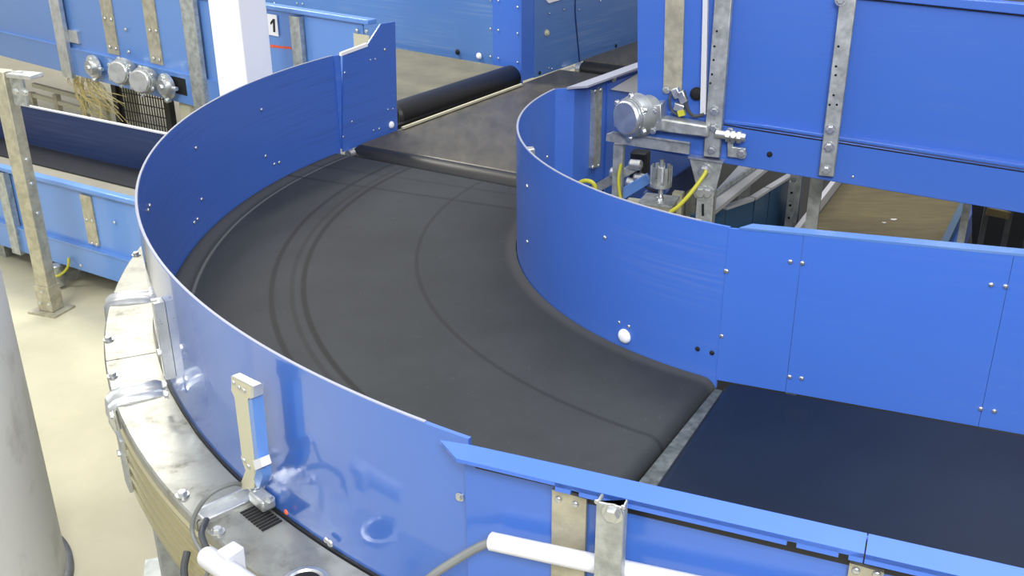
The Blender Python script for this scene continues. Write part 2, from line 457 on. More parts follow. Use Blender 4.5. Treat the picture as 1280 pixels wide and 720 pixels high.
# overlap strip at the entry end and far end plate that steps up to the feeder rail
a_s = cyl_at(429, 130, RO-.01, False)[1]
MB().sweep([(RO-.016, .02), (RO-.006, .02), (RO-.006, TOP), (RO-.016, TOP)], a_s, A1, 6).build('joint_plate', M['blue_scuffed'], og)
EP = PL((-.825, 7.27), 32.3)
ep = MB(); ep.plate(EP, [(429, 190), (430, 70), (458, 58), (476, 30), (494, 27), (497, 164)], .012); ep.build('end_plate', M['blue_rubbed'], og)
mb = MB(); mb.plate(EP, [(427, 70), (427, 66), (459, 54), (460, 58)], .02, .004); mb.build('pale_edge', M['white_paint'], og, label='pale metal edge of the end plate')
for px, py, r in ((481, 62, .011), (463, 75, .008), (469, 74, .008), (431, 91, .009), (440, 152, .008), (485, 137, .007), (491, 136, .007), (467, 163, .007), (474, 161, .009), (429, 171, .007)):
    bolt(og, EP.at(px, py, .001), EP.n, r)
bolt(og, EP.at(489, 156, .001), EP.n, .026, 'dome', M['white_disc'], 'reflector')
for px, py in ((245, 185), (332, 195), (343, 205), (349, 203), (252, 249), (243, 278), (247, 274), (187, 257), (185, 263), (327, 137)):
    p, a = cyl_at(px, py, RO-.008, False); 
    if py < 300: pass
    p2, a2 = cyl_at(px, py, RO-.008, False)
    bolt(og, p2, -D(a2), .010)
# outside: screws and the vertical clamp at the far left
for px, py, r in ((575, 621, .009),):
    p, a = cyl_at(px, py, RO+.007); bolt(og, p, D(a), r, 'hex')
p1, a1 = cyl_at(196, 366, RO+.03); 
ac = cyl_at(209, 462, RO+.03)[1]; zb_c = cyl_at(209, 468, RO+.03)[0].z
zt = .50
def clamp_at(a, zt, zb_, w, d, name, matn, par):
    tan = Vector((math.cos(math.radians(a)), -math.sin(math.radians(a)), 0)); rd = D(a)
    mb = MB()
    c = pol(a, RO+.007, 0)
    prof = [(-w/2, 0), (-w/2, d), (-w/2+.3*w, d*1.05), (-w*.12, d*.6), (w*.12, d*.6), (w/2-.3*w, d*1.05), (w/2, d), (w/2, 0)]
    mb.prism([c+tan*x+rd*y+Vector((0, 0, zb_)) for x, y in prof], (0, 0, zt-zb_))
    return mb.build(name, M[matn], par)
print('clamp', ac, zt)
clamp_at(ac, zt, max(zb_c, .085), .05, .035, 'clamp_strut', 'zinc', og)
for zz in (.13, .17, .30):
    bolt(og, pol(ac, RO+.042, min(zz, zt-.04)), D(ac), .014, 'hex')

# ------------------------------------------------------------------ photo-eye bracket on the outside of the guard
aS = cyl_at(310, 560, RO+.03)[1]
tanS = Vector((math.cos(math.radians(aS)), -math.sin(math.radians(aS)), 0)); rdS = D(aS)
SP = PL(pol(aS, RO+.06), math.degrees(math.atan2(tanS.x, tanS.y)))
sb = thing('sensor_bracket', 'upright cream and blue-edged sensor bracket standing against the curved guard', 'bracket', SP.at(318, 600))
mb = MB(); mb.plate(SP, [(289, 470), (302, 476), (315, 484), (313, 496), (309, 500), (317, 572), (320, 590), (317, 600), (322, 610), (303, 612), (301, 604), (307, 588), (301, 572), (302, 568), (293, 497), (289, 488)], .012, .03)
mb.build('bracket_plate', M['cream_paint'], sb)
mb = MB(); mb.plate(SP, [(309, 500), (315, 499), (323, 574), (317, 574)], .035, .028); mb.build('profile', M['blue_lit'], sb)
mb = MB(); mb.plate(SP, [(314, 484), (317, 484), (317, 497), (312, 499)], .03, .031); mb.plate(SP, [(290, 469.5), (317, 483), (317, 484.5), (289, 471)], .025, .031); mb.build('top_cap', M['zinc'], sb)
mb = MB(); mb.plate(SP, [(316, 576), (325, 573), (328, 584), (319, 588)], .03, .04); mb.build('reflector', M['white_plastic'], sb)
mb = MB(); mb.plate(SP, [(318, 588), (327, 586), (328, 596), (324, 610), (318, 612)], .03, .03); mb.build('foot', M['blue_lit'], sb)
for px, py in ((292, 478), (299, 484), (305, 488), (305, 575), (311, 583)): bolt(sb, SP.at(px, py, .031), SP.n, .008)
# small latch block beside it
lt = thing('latch_block', 'small shiny metal latch at the foot of the curved guard beside the vent slots', 'latch', gz(343, 627, .07))
q0, q1 = gz(332, 618, .09), gz(350, 633, .09)
lo_ = D(cyl_at(341, 626, RO+.02)[1])*.035+Vector((0, 0, .022)); q0 += lo_; q1 += lo_
MB().bar(q0, q1, .05, .04).build('body', M['zinc'], lt, bev=.008)
bolt(lt, q0+Vector((0, 0, .02)), (0, 0, 1), .014, 'hex'); bolt(lt, q1+Vector((0, 0, .02)), (0, 0, 1), .014, 'hex')
# indicator dot on the seal
bolt(og, cyl_at(358, 640, RO+.02)[0], D(cyl_at(358, 640, RO)[1]), .009, 'dome', M['orange'], 'indicator')
p, a = cyl_at(408, 675, RO+.02); bolt(og, p, D(a), .01); p, a = cyl_at(413, 679, RO+.02); bolt(og, p, D(a), .012)

# grey cable looping over the cover ring
kb = MB()
kb.tube([gz(306, 607, .16), gz(290, 605, .22), gz(262, 618, .22), gz(243, 645, .15), gz(241, 668, .10), gz(252, 690, .09), gz(262, 705, .06), gz(255, 728, .0)], .007, 10, 8)
tag(kb.build('sensor_cable', M['cable_grey']), 'thin grey cable looping over the metal cover below the sensor bracket', 'cable')
kb = MB(); kb.tube([gz(234, 690, -.05), gz(230, 712, -.08), gz(234, 740, -.13)], .012, 10, 6)
tag(kb.build('rubber_hose', M['cable_dark']), 'dark hose hanging outside the ribbed skirt, left of the grey pipe end', 'hose')
kb = MB(); kb.tube([gz(258, 650, .10), gz(252, 668, .11), gz(262, 692, .09), gz(272, 704, .06)], .010, 10, 6)
tag(kb.build('corrugated_hose', M['cable_dark']), 'short dark hose curling across the cover inside the loop of grey cable', 'hose')
pt = thing('conduit_pipe', 'short pale grey pipe with clip at the lower edge of the metal cover', 'pipe', gz(285, 705, .12))
a_, b_ = gz(256, 694, .13), gz(330, 745, .13)
MB().tube([a_, a_.lerp(b_, .05), b_], [.026, .032, .032], 18).build('pipe_body', M['plastic_grey'], pt)
c_ = gz(290, 700, .14)
MB().box(c_, .05, .06, .08, X=(b_-a_)).build('pipe_clip', M['plastic_grey'], pt, bev=.006)
# round lifting ring on the cover at the bottom edge
gr = thing('cable_gland', 'round dark-holed gland set in the metal cover at the bottom edge', 'gland', gz(382, 730, .075))
q = gz(382, 732, .074)
MB().lathe(q, (0, 0, 1), [(0, .07), (.012, .068), (.014, .055), (.008, .05)], 28).build('ring', M['zinc'], gr)
MB().lathe(q, (0, 0, 1), [(.004, .045), (.0125, .045)], 24).build('hole', M['hole_dark'], gr)

# ------------------------------------------------------------------ straight guard in the foreground
FP = PL((-.10, 2.10), 112.6)
FD, FNn = FP.d, FP.n
sg = thing('rail_guard', 'straight blue guard with folded top rail in the foreground before the dark outgoing belt', 'guard', FP.P)
L_ = 3.2
MB().prism([FP.xy(-.02, -.35), FP.xy(L_, -.35), FP.xy(L_, .636), FP.xy(-.02, .636)], -FNn*.012).build('guard_panel', M['blue_satin'], sg)
def uof(px, py, z=.66):
    q = gz(px, py, z); return (q-FP.P).dot(FD)
u_b = uof(690, 603); u_s = uof(1082, 680)
# folded rail, first piece with its pointed end
ZR = .648
w_f, h_l = .070, .024
MB().prism([gz(550, 550, ZR), gz(570, 573, ZR), FP.xy(u_b, ZR, w_f), FP.xy(u_b, ZR, -.002), gz(588, 556, ZR)], (0, 0, -.010)).build('top_rail', M['blue'], sg)
def railpiece(u0, u1, notches=()):
    mb = MB()
    mb.prism([FP.xy(u0, ZR-.012, -.002), FP.xy(u1, ZR-.012, -.002), FP.xy(u1, ZR-.012, w_f), FP.xy(u0, ZR-.012, w_f)], (0, 0, .012))
    us = [u0]+[x for n_ in notches for x in (n_-.010, n_+.010)]+[u1]
    for i in range(0, len(us)-1):
        zb_ = ZR-h_l if i % 2 == 0 else ZR-.011
        mb.prism([FP.xy(us[i], zb_, w_f-.010), FP.xy(us[i+1], zb_, w_f-.010), FP.xy(us[i+1], ZR-.001, w_f-.010), FP.xy(us[i], ZR-.001, w_f-.010)], FNn*.010)
    return mb
railpiece(u_b, u_s, (uof(705, 625), uof(985, 690), uof(1052, 706))).build('top_rail', M['blue'], sg)
railpiece(u_s+.003, L_, ()).build('top_rail', M['blue'], sg)
MB().prism([FP.xy(.01, .586, .003), FP.xy(u_b, .586, .003), FP.xy(u_b, .636, .003), FP.xy(.01, .636, .003)], -FNn*.003).build('rail_shade_strip', M['black_rubber_and_strips'], sg, label='black strip for the shade under the folded rail')  # shade below the rail put in as a black strip
MB().prism([FP.xy(u_b, .560, .003), FP.xy(L_, .560, .003), FP.xy(L_, .630, .003), FP.xy(u_b, .630, .003)], -FNn*.003).build('rail_shade_strip', M['black_rubber_and_strips'], sg)
def fplate(x0, x1, y0, y1, th, off, name, mt, lab=None):
    mb = MB(); a0 = FP.at(x0, y0, off); a1 = FP.at(x1, y0+(x1-x0)*.28, off)
    mb.prism([a0, a1, Vector((a1.x, a1.y, -.3)), Vector((a0.x, a0.y, -.3))], -FNn*th)
    return mb.build(name, mt, sg, label=lab)
fplate(690, 733, 612, 0, .012, .014, 'joint_plate', M['galv_warm'], 'flat galvanised joint plate')
fplate(1062, 1105, 704, 0, .012, .014, 'joint_plate', M['galv_warm'])
for px, py in ((698, 624), (719, 630), (1070, 713), (1096, 718)): bolt(sg, FP.at(px, py, .015), FNn, .009)
# galvanised upright standing before the guard
su = thing('strut_post', 'galvanised U-channel upright standing in front of the foreground guard', 'post', FP.at(762, 640, .10))
t0 = FP.at(745, 624, .115); t1 = FP.at(780, 633, .115)
wv = (t1-t0).length; ctr = (t0+t1)/2
ctr.z = 0; zt_ = (t0.z+t1.z)/2
mb = MB(); T = .008
def cchan(mb, c, X, Nn, w, d, z0, z1, th=.008):      # C channel, open to the back
    X, Nn = Vector(X), Vector(Nn)
    pr = [(-w/2, -d), (-w/2, 0), (w/2, 0), (w/2, -d), (w/2-th, -d), (w/2-th, -th), (-w/2+th, -th), (-w/2+th, -d)]
    mb.prism([c+X*x+Nn*y+Vector((0, 0, z0)) for x, y in pr], (0, 0, z1-z0)); return mb
cchan(mb, ctr, FD, FNn, wv, .035, -FL+.012, zt_-.005); mb.build('channel', M['galvanised'], su, bev=.004)
mb = MB(); mb.box(Vector((ctr.x, ctr.y, zt_-.004)), wv+.004, .012, .008, X=FD); 
bolt(su, FP.at(766, 641, .116), FNn, .018, 'hex')
for px, py in ((746, 627), (779, 634)): bolt(su, FP.at(px, py, .116), FNn, .006)
mb = MB(); mb.box(Vector((ctr.x, ctr.y, -FL+.006)), .2, .2, .012, X=FD); mb.build('foot_plate', M['galvanised'], su)
# white conduit between guard and upright
wc = thing('conduit_tube', 'white plastic conduit running along the foreground guard behind the galvanised upright', 'conduit', FP.at(700, 690, .05))
e0, e1 = FP.at(612, 676, .05), FP.at(826, 722, .05); e2 = e0+(e1-e0)*2.3
MB().tube([e0, e0+(e2-e0)*.004, e2], [.019, .023, .023], 20).build('tube', M['white_plastic'], wc)
MB().tube([e0+(e2-e0)*.01, FP.at(600, 683, .06), FP.at(575, 697, .08), FP.at(540, 720, .12), FP.at(515, 745, .14)], .011, 10, 8).build('cable', M['cable_grey'], wc, label='grey cable leaving the tube end')

# ------------------------------------------------------------------ inner curved guard
HI = .645
ig = thing('curved_guard', 'low blue curved guard around the inside of the bend with white round reflector', 'guard', (CX, CY, 0))
MB().sweep([(RI-.006, -.04), (RI+.006, -.04), (RI+.006, HI), (RI-.006, HI)], A0, a_at(697, 112, HI), 150).build('guard_panel', M['blue_scuffed'], ig)
A2 = a_at(697, 112, HI)
MB().sweep([(RI-.0045, HI-.001), (RI+.0045, HI-.001), (RI+.0045, HI+.003), (RI-.0045, HI+.003)], A0+4, A2, 100).build('pale_edge', M['edge_grey'], ig)
for px, py, r, k in ((781, 420, .032, 0), (774, 403, .007, 1), (786, 408, .007, 1), (756, 297, .009, 1), (908, 339, .011, 1), (902, 420, .010, 1), (659, 233, .010, 1), (659, 302, .009, 1), (872, 436, .010, 2), (890, 441, .010, 2)):
    p, a = cyl_at(px, py, RI+.0065)
    bolt(ig, p, D(a), r, 'dome', M['white_disc'] if k == 0 else (M['hole_dark'] if k == 2 else None), {0: 'reflector', 1: 'screw', 2: 'hole'}[k])
a2 = a_at(917, 470, 0)

for px, py in ((655, 178), (705, 218)):                       # tabs on the back of the guard
    p, a = cyl_at(px, py, RI-.01, True)
    mb = MB(); mb.box(pol(a, RI-.035, HI-.05), .05, .05, .04, X=D(a)); mb.build('tab', M['zinc'], ig, bev=.006)
for px, py in ((684, 196), (708, 203)):
    p, a = cyl_at(px, py, RI-.008, False); bolt(ig, p, -D(a), .010)

# ------------------------------------------------------------------ straight guard behind the outgoing belt
RP = PL((.816, 3.566), 112.1)
RD, RN = RP.d, RP.n
rg = thing('panel_guard', 'long straight bright blue guard panel behind the dark outgoing belt', 'guard', RP.P)
u1, u2, LR = (RP.at(992, 400)-RP.P).dot(RD), (RP.at(1242, 440)-RP.P).dot(RD), 3.4
def rtop(u): return .642+.034*u
for a, b in ((-.008, u1), (u1+.0015, u2), (u2+.0015, LR)):
    MB().prism([RP.xy(a, 0.0), RP.xy(b, 0.0), RP.xy(b, rtop(b)), RP.xy(a, rtop(a))], -RN*.012).build('guard_panel', M['blue'], rg)
MB().prism([RP.xy(.03, rtop(.03)-.002, .0), RP.xy(LR, rtop(LR)-.002, .0), RP.xy(LR, rtop(LR)-.002, -.055), RP.xy(.07, rtop(.07)-.002, -.055)], (0, 0, .010)).build('top_flange', M['blue_worn'], rg)
for px, py in ((988, 327), (1003, 329), (987, 471), (1002, 473), (1239, 356), (1257, 358), (1226, 511), (1243, 514)):
    bolt(rg, RP.at(px, py, .001), RN, .009)
# ------------------------------------------------------------------ outgoing belt conveyor
xc = thing('exit_conveyor', 'dark navy flat belt conveyor leading out of the bend to the right', 'conveyor', RP.xy(1.5, -FL, .8))
def flatbelt(p0, dirv, perp, w, L, z, r, name, mt, par, both=False, tail=.10):
    mb = MB(); prof = []
    n = 8
    for k in range(n+1):
        t = math.pi*(1-k/n)-math.pi/2+math.pi/2   # pi..0 -> half circle
        prof.append((r-math.sin(math.pi*k/n)*r, z-r-math.cos(math.pi*(1-k/n)+math.pi)*r*-1))
    pr = []
    for k in range(n+1):
        t = -math.pi/2+math.pi*k/n
        pr.append((r-math.cos(t)*r, z-r+math.sin(t)*r))
    pr = pr+[(L, z), (L, z-2*r)]
    e = perp*w
    mb.prism([Vector((p0.x, p0.y, 0))+dirv*x+Vector((0, 0, zz)) for x, zz in pr], e)
    return mb.build(name, mt, par)
ED = D(118).lerp(RD, .55).normalized()
b0, b1 = gz(899, 489, 0), gz(818, 603, 0)
perp = (b1-b0).normalized()
sb0 = RP.xy((b0-RP.P).dot(RD), 0, .012)
wB = 1.70
mb = MB(); r = .05; pr = []
for k in range(9):
    t = -math.pi/2+math.pi*k/8; pr.append((r-math.cos(t)*r, -r+math.sin(t)*r))
pr += [(3.2, 0), (3.2, -2*r)]
def hitf(a, b, off=-.03):
    d = b-a; t = (FP.n.dot(FP.P)+off-FP.n.dot(a))/FP.n.dot(d); q = a+d*t; q.z = 0; return q
q1_ = hitf(b0, b1)
mbv = []
poly = [(x, zz) for x, zz in pr]
A_ = [sb0+RD*x+Vector((0, 0, zz)) for x, zz in poly]; B_ = [q1_+FD*x+Vector((0, 0, zz)) for x, zz in poly]
mb = MB(); n = len(A_); mb.add(A_+B_, [list(range(n)), list(range(2*n-1, n-1, -1))]+[[(i+1) % n, i, n+i, n+(i+1) % n] for i in range(n)])
mb.build('belt', M['belt_navy'], xc)
g0 = RP.xy((gz(893, 489, 0)-RP.P).dot(RD), -.035, .012)+RD*.0; g1 = hitf(gz(893, 489, 0), gz(799, 602, 0)); g1.z = -.035
MB().bar(g0+RD*.02+Vector((0, 0, -.01)), g1+RD*.02+Vector((0, 0, -.01)), .07, .02).build('gap_bar', M['bar_gritty'], xc, bev=.004)
MB().bar(g0.lerp(g1, .04)+RD*.03+Vector((0, 0, -.05)), g1+RD*.03+Vector((0, 0, -.05)), .06, .03).build('gap_plate', M['steel_dark'], xc)
mb = MB(); mb.bar(sb0+RD*.15+Vector((0, 0, -.2)), sb0+RD*3.1+Vector((0, 0, -.2)), .06, .18); mb.build('side_frame', M['blue_navy'], xc)
mb = MB(); mb.bar(q1_-FNn*.06+FD*.15+Vector((0, 0, -.2)), q1_-FNn*.06+FD*3.1+Vector((0, 0, -.2)), .06, .18); mb.build('side_frame', M['blue_navy'], xc)
for s_, dd in ((sb0+RN*.05, RD), (q1_-FNn*.10, FD)):
    for u in (.9, 2.6):
        p = s_+dd*u; mb = MB(); mb.box(Vector((p.x, p.y, (-FL-.28)/2)), .08, .08, FL-.28, X=dd); mb.build('leg', M['galvanised'], xc)

# ------------------------------------------------------------------ incoming belt conveyor
E0 = D(32.0); EX = D(122.0)          # along, and across to the right
def ent(u, r, z=0): return Vector((CX, CY, 0))-EX*r+E0*u+Vector((0, 0, z))
ec = thing('entry_conveyor', 'glossy brown-black belt conveyor feeding the bend from behind', 'conveyor', ent(1, 2.5, -FL))
def strip(u0, u1, r0, r1, z, rad, rise=0.0):
    pr = []
    for k in range(9):
        t = -math.pi/2+math.pi*k/8; pr.append((u0+rad-math.cos(t)*rad, z-rad+math.sin(t)*rad))
    for k in range(9):
        t = math.pi/2-math.pi*k/8; pr.append((u1-rad+math.cos(t)*rad, z-rad+math.sin(t)*rad))
    return MB().prism([ent(x, r0, zz) for x, zz in pr], -EX*(r1-r0)*1.0 if False else EX*(r0-r1))
u_end = (gz(742, 86, .0)-Vector((CX, CY, 0))).dot(E0)
strip(.15, u_end-.24, 3.33, 1.72, .02, .03).build('belt', M['belt_entry'], ec)
MB().lathe(ent(.145, 3.36, -.075), EX, [(0, .07), (.03, .092), (1.61, .092), (1.64, .07)], 40).build('end_roller', M['belt_black'], ec)
for r_, a, b in ((3.375, .25, u_end-.5), (1.71, .25, u_end-.5)):
    mb = MB(); mb.bar(ent(a, r_, -.2), ent(b, r_, -.2), .04, .2); mb.build('side_frame', M['blue_navy'], ec)
mb = MB(); mb.lathe(ent(.02, 3.33, -.02), E0, [(0, .03), (.05, .03), (.055, .02)], 16); mb.build('bearing', M['zinc'], ec)
for u, r_ in ((.8, 3.3), (.8, 1.8), (u_end-.7, 3.3), (u_end-.7, 1.8)):
    p = ent(u, r_); mb = MB(); mb.box(Vector((p.x, p.y, (-FL-.3)/2)), .08, .08, FL-.3, X=E0); mb.build('leg', M['galvanised'], ec)
# far guard along the incoming belt (worn, pale scuffs)
XP = PL(gz(668, 101, 0), 34.0)
xg = thing('panel_guard', 'scuffed worn blue guard wall beside the far end of the incoming belt', 'guard', XP.P)
u_a = (XP.at(740, 60)-XP.P).dot(XP.d)
MB().prism([XP.xy(0, .026), XP.xy(u_a, .026), XP.xy(u_a, 1.5), XP.xy(0, 1.5)], -XP.n*.015).build('guard_panel', M['blue_worn'], xg)
MB().prism([XP.xy(u_a+.0005, .026), XP.xy(4.6, .026), XP.xy(4.6, 1.5), XP.xy(u_a+.0005, 1.5)], -XP.n*.015).build('guard_panel', M['blue_worn'], xg)
MB().tube([XP.at(720, -20, .004), XP.at(719, 6, .004), XP.at(719.5, 22, .004), XP.at(722, 50, .004), XP.at(725, 82, .004)], .007, 6, 5).build('seam_wire', M['blue_navy'], xg, label='thin dark wavy line down the joint')
mb = MB(); mb.plate(XP, [(683, 0), (704, -4), (704, -1), (686, 4)], .012, .012); mb.build('bright_tab', M['white_paint'], xg)
for px, py, k in ((674.5, 91, 2), (770, 57, 2), (687, 17, 1), (705, 12, 1), (724, 12, 1), (751, 1, 1), (686, 85, 1), (690, 86, 1)):
    bolt(xg, XP.at(px, py, .006), XP.n, .016 if k == 2 else .009, 'dome', M['hole_dark'] if k == 2 else None, 'hole' if k == 2 else None)
bolt(xg, XP.at(683, 41, .001), XP.n, .022, 'hex', M['cream_paint'])
mb = MB(); mb.plate(XP, [(700, 88), (717, 82), (718, 85), (702, 91)], .004, .002); mb.build('bare_patch', M['plastic_grey'], xg, label='patch where paint is rubbed away')
# second belt beyond, set on the line of the far guard
e2 = thing('feed_belt', 'short dark belt with rounded roller end beyond the incoming belt', 'conveyor', XP.xy(4, -FL, .8))
pL = gz(740, 84, .04); uL_ = (pL-XP.P).dot(XP.d); wE = 1.55
def e2strip(u0, u1, o0, o1, z, rad):
    pr = []
    for k in range(9):
        t = -math.pi/2+math.pi*k/8; pr.append((u0+rad-math.cos(t)*rad, z-rad+math.sin(t)*rad))
    pr += [(u1, z), (u1, z-2*rad)]
    return MB().prism([XP.xy(x, zz, o0) for x, zz in pr], XP.n*(o1-o0))
MB().lathe(XP.xy(uL_+.07, -.005, .10), XP.n, [(0, .06), (.02, .075), (wE-.14, .075), (wE-.12, .06)], 32).build('end_roller', M['belt_black'], e2)
e2strip(uL_+.07, uL_+3.2, .10, wE, .078, .03).build('belt', M['belt_entry'], e2)
MB().lathe(XP.xy(uL_+.09, -.01, .03), XP.n, [(0, .05), (.01, .06), (.06, .06), (.07, .05)], 20).build('roller_cap', M['zinc'], e2)
for o_ in (.07, wE):
    MB().bar(XP.xy(uL_+.25, -.2, o_), XP.xy(uL_+3.1, -.2, o_), .05, .18).build('side_frame', M['blue_navy'], e2)
    for u in (.6, 2.9):
        p = XP.xy(uL_+u, 0, o_); MB().box(Vector((p.x, p.y, (-FL-.28)/2)), .08, .08, FL-.28, X=XP.d).build('leg', M['galvanised'], e2)
# inner guard along the incoming belt, folded flange on top
IPt = PL(gz(711, 111, .65), 35.5)
ng = thing('flanged_guard', 'blue guard with grey folded top flange and green-grey upright, right of the incoming belt', 'guard', IPt.P)
lenI = 2.6; uI = (IPt.at(697, 113)-IPt.P).dot(IPt.d)
ae_ = a_at(697, 112, HI)
MB().prism([pol(ae_, RI, .012), IPt.xy(.06, .012), IPt.xy(.06, .645), pol(ae_, RI, .645)], -IPt.n*.012).build('guard_panel', M['blue_scuffed'], ng)
MB().prism([IPt.xy(.06, .0), IPt.xy(lenI, .0), IPt.xy(lenI, .645), IPt.xy(.06, .645)], -IPt.n*.012).build('guard_panel', M['blue'], ng)
MB().prism([IPt.xy(-.0, .645, -.014), IPt.xy(lenI, .645, -.014), IPt.xy(lenI, .645, .065), IPt.xy(.10, .645, .065)], (0, 0, .012)).build('top_flange', M['edge_grey'], ng)
JP = PL(IPt.xy(0, 0, .03), 35.5)
t0, t1_ = JP.at(744, 113), JP.at(753, 112); b0_ = JP.at(741, 211)
mb = MB(); cchan(mb, Vector(((t0.x+t1_.x)/2, (t0.y+t1_.y)/2, 0)), JP.d, JP.n, (t1_-t0).length, .03, b0_.z, t0.z); mb.build('upright', M['galvanised'], ng)
for px, py in ((744, 114), (751, 112), (741, 209), (748, 207)): bolt(ng, JP.at(px, py, .002), JP.n, .012)
mb = MB(); mb.prism([IPt.xy((IPt.at(757, 150)-IPt.P).dot(IPt.d), -.3, .012), IPt.xy(lenI, -.3, .012), IPt.xy(lenI, .60, .012), IPt.xy((IPt.at(757, 150)-IPt.P).dot(IPt.d), .60, .012)], -IPt.n*.01); mb.build('lap_panel', M['blue'], ng)
mb = MB(); mb.plate(IPt, [(764, 112), (797, 92), (797, 117)], .006, .022); mb.build('sheen_triangle', M['plastic_grey'], ng, label='grey triangle painted for a sheen on the panel')  # reflected sheen on the panel, put in as a grey triangle
bolt(ng, IPt.at(767, 99, .018), IPt.n, .02)

# ------------------------------------------------------------------ side feeder (upper left) : near side, belt, roller, far guard
IAZ = -50
NPn = PL((-.85, 7.33), IAZ)
ND, NN = NPn.d, NPn.n
fd = thing('side_feeder', 'blue-sided belt conveyor at upper left ending in a black roller at the incoming belt', 'conveyor', NPn.xy(2, -FL, -1))
def nu(px, py, off=0): return (NPn.at(px, py, off)-NPn.P).dot(ND)
sgn = 1 if nu(300, 50) > 0 else -1
LN = nu(-40, 30)+2.0
def nrect(u0, z0, u1, z1, th, off, name, mt, par=fd, lab=None, bev=0):
    return MB().prism([NPn.xy(u0, z0, off), NPn.xy(u1, z0, off), NPn.xy(u1, z1, off), NPn.xy(u0, z1, off)], -NN*th).build(name, mt, par, label=lab, bev=bev)
uC = nu(455, 60)
nrect(uC, .06, LN, .74, .012, 0, 'side_panel', M['blue_lit'])
nrect(uC, -.21, LN, .05, .05, .03, 'side_frame', M['blue_lit'], bev=.004)
nrect(uC, .05, LN, .062, .05, .035, 'frame_lip', M['blue_lit'])
# top rail
MB().prism([NPn.xy(uC-.1, .74, -.05), NPn.xy(LN, .74, -.05), NPn.xy(LN, .74, .04), NPn.xy(uC-.1, .74, .04)], (0, 0, .035)).build('top_rail', M['blue_lit'], fd, bev=.006)
def nstrut(px0, px1, py, off, zt, zb_, name, mt, d=.04):
    a = nu(px0, py, off); b = nu(px1, py, off); mb = MB()
    c = NPn.xy((a+b)/2, 0, off); cchan(mb, c, ND, NN, abs(b-a), d, zb_, zt); return mb.build(name, mt, fd)
nstrut(363, 375, 40, .05, .72, -.2, 'upright', M['galvanised'])
nstrut(231, 247, 50, .07, .74, -.24, 'upright', M['galvanised'])
nstrut(66, 78, 30, .07, .74, -.24, 'upright', M['zinc'])
def nplate(px0, px1, py, z0, z1, mt, lab=None, nm='joint_plate'):
    a, b = nu(px0, py, .01), nu(px1, py, .01)
    return nrect(a, z0, b, z1, .01, .012, nm, mt, lab=lab)
nplate(183, 198, 40, .09, .74, M['galv_warm']); nplate(129, 143, 30, .09, .74, M['galv_warm'])
nplate(442, 461, 45, .44, .66, M['cream_paint'], 'cream blanking plate')
nplate(55, 78, 75, -.12, .05, M['galv_warm'], nm='gusset')
for px, py in ((187, 38), (195, 39), (192, 73), (199, 75), (131, 23), (139, 25), (137, 59), (145, 61), (157, 37), (161, 65), (8, 69), (15, 71), (446, 38), (458, 39)):
    bolt(fd, NPn.at(px, py, .02), NN, .016)
nrect(nu(206, 108, .04), -.13, nu(232, 112, .04), .02, .01, .034, 'opening', M['hole_dark'], lab='dark slot opening')
nrect(nu(88, 50, .02), .12, nu(99, 50, .02), .24, .03, .03, 'latch', M['zinc'])
# sign with the digit
sgn_ = nrect(nu(330, 32, .015), NPn.at(340, 44, .015).z, nu(347, 32, .015), NPn.at(340, 18, .015).z, .006, .018, 'number_sign', M['white_paint'], lab='white sign with black 1')
dgp = [(337.6, 28.2), (341, 23.6), (343.2, 23.9), (343.8, 40.4), (341.4, 40), (341, 28), (338.2, 31)]
MB().plate(NPn, dgp, .004, .0215).build('digit', M['ink'], sgn_)
mb = MB(); random.seed(5); x_ = 337.0
while x_ < 364:
    w_ = random.uniform(1.2, 2.6); a_l, b_l = nu(x_, 58, .004), nu(x_+w_, 58, .004); yc = 57.2+(x_-337)*.1
    z0_, z1_ = NPn.at(x_, yc+1.6, .004).z, NPn.at(x_, yc-random.uniform(.9, 1.6), .004).z
    mb.prism([NPn.xy(a_l, z0_, .004), NPn.xy(b_l, z0_, .004), NPn.xy(b_l, z1_, .004), NPn.xy(a_l, z1_, .004)], -NN*.003); x_ += w_+.5
mb.build('red_lettering', M['orange'], fd, label='red line of small lettering')
# belt and roller
def np_(u, off, z): return NPn.xy(u, z, off)
zB = .05; wN = None
FARP = PL(gz(648, 90, .05), IAZ)
dist = (FARP.P-NPn.P).dot(NN)               # negative, towards the back
ra, rb = gz(500, 143, .03), gz(641, 96, .03); rx = (rb-ra).normalized(); zr0 = Vector((0, 0, .075))
MB().prism([ra-rx*.02+zr0, rb+zr0, rb+zr0+ND*LN, ra-rx*.02+zr0+ND*LN], (0, 0, -.08)).build('belt', M['belt_olive'], fd)
ra = ra-rx*.1
MB().lathe(ra, rx, [(0, .085), (.02, .105), ((rb-ra).length-.03, .105), ((rb-ra).length, .085)], 36).build('end_roller', M['belt_black'], fd)
MB().bar(gz(503, 160, .034), gz(652, 105.5, .034), .018, .016).build('guide_strip', M['cream_paint'], fd)
MB().bar(gz(500, 156, .0)-rx*.1, gz(648, 102, 0), .04, .02).build('guide_plate', M['belt_black'], fd)
for u, o_ in ((nu(229, 140), -.08), (6.8, -.1), (.9, dist+.1), (6.8, dist+.1)):
    p = NPn.xy(u, 0, o_); mb = MB(); mb.box(Vector((p.x, p.y, (-FL-.2)/2)), .16, .12, FL-.2, X=ND); mb.build('leg', M['cream_paint'], fd)
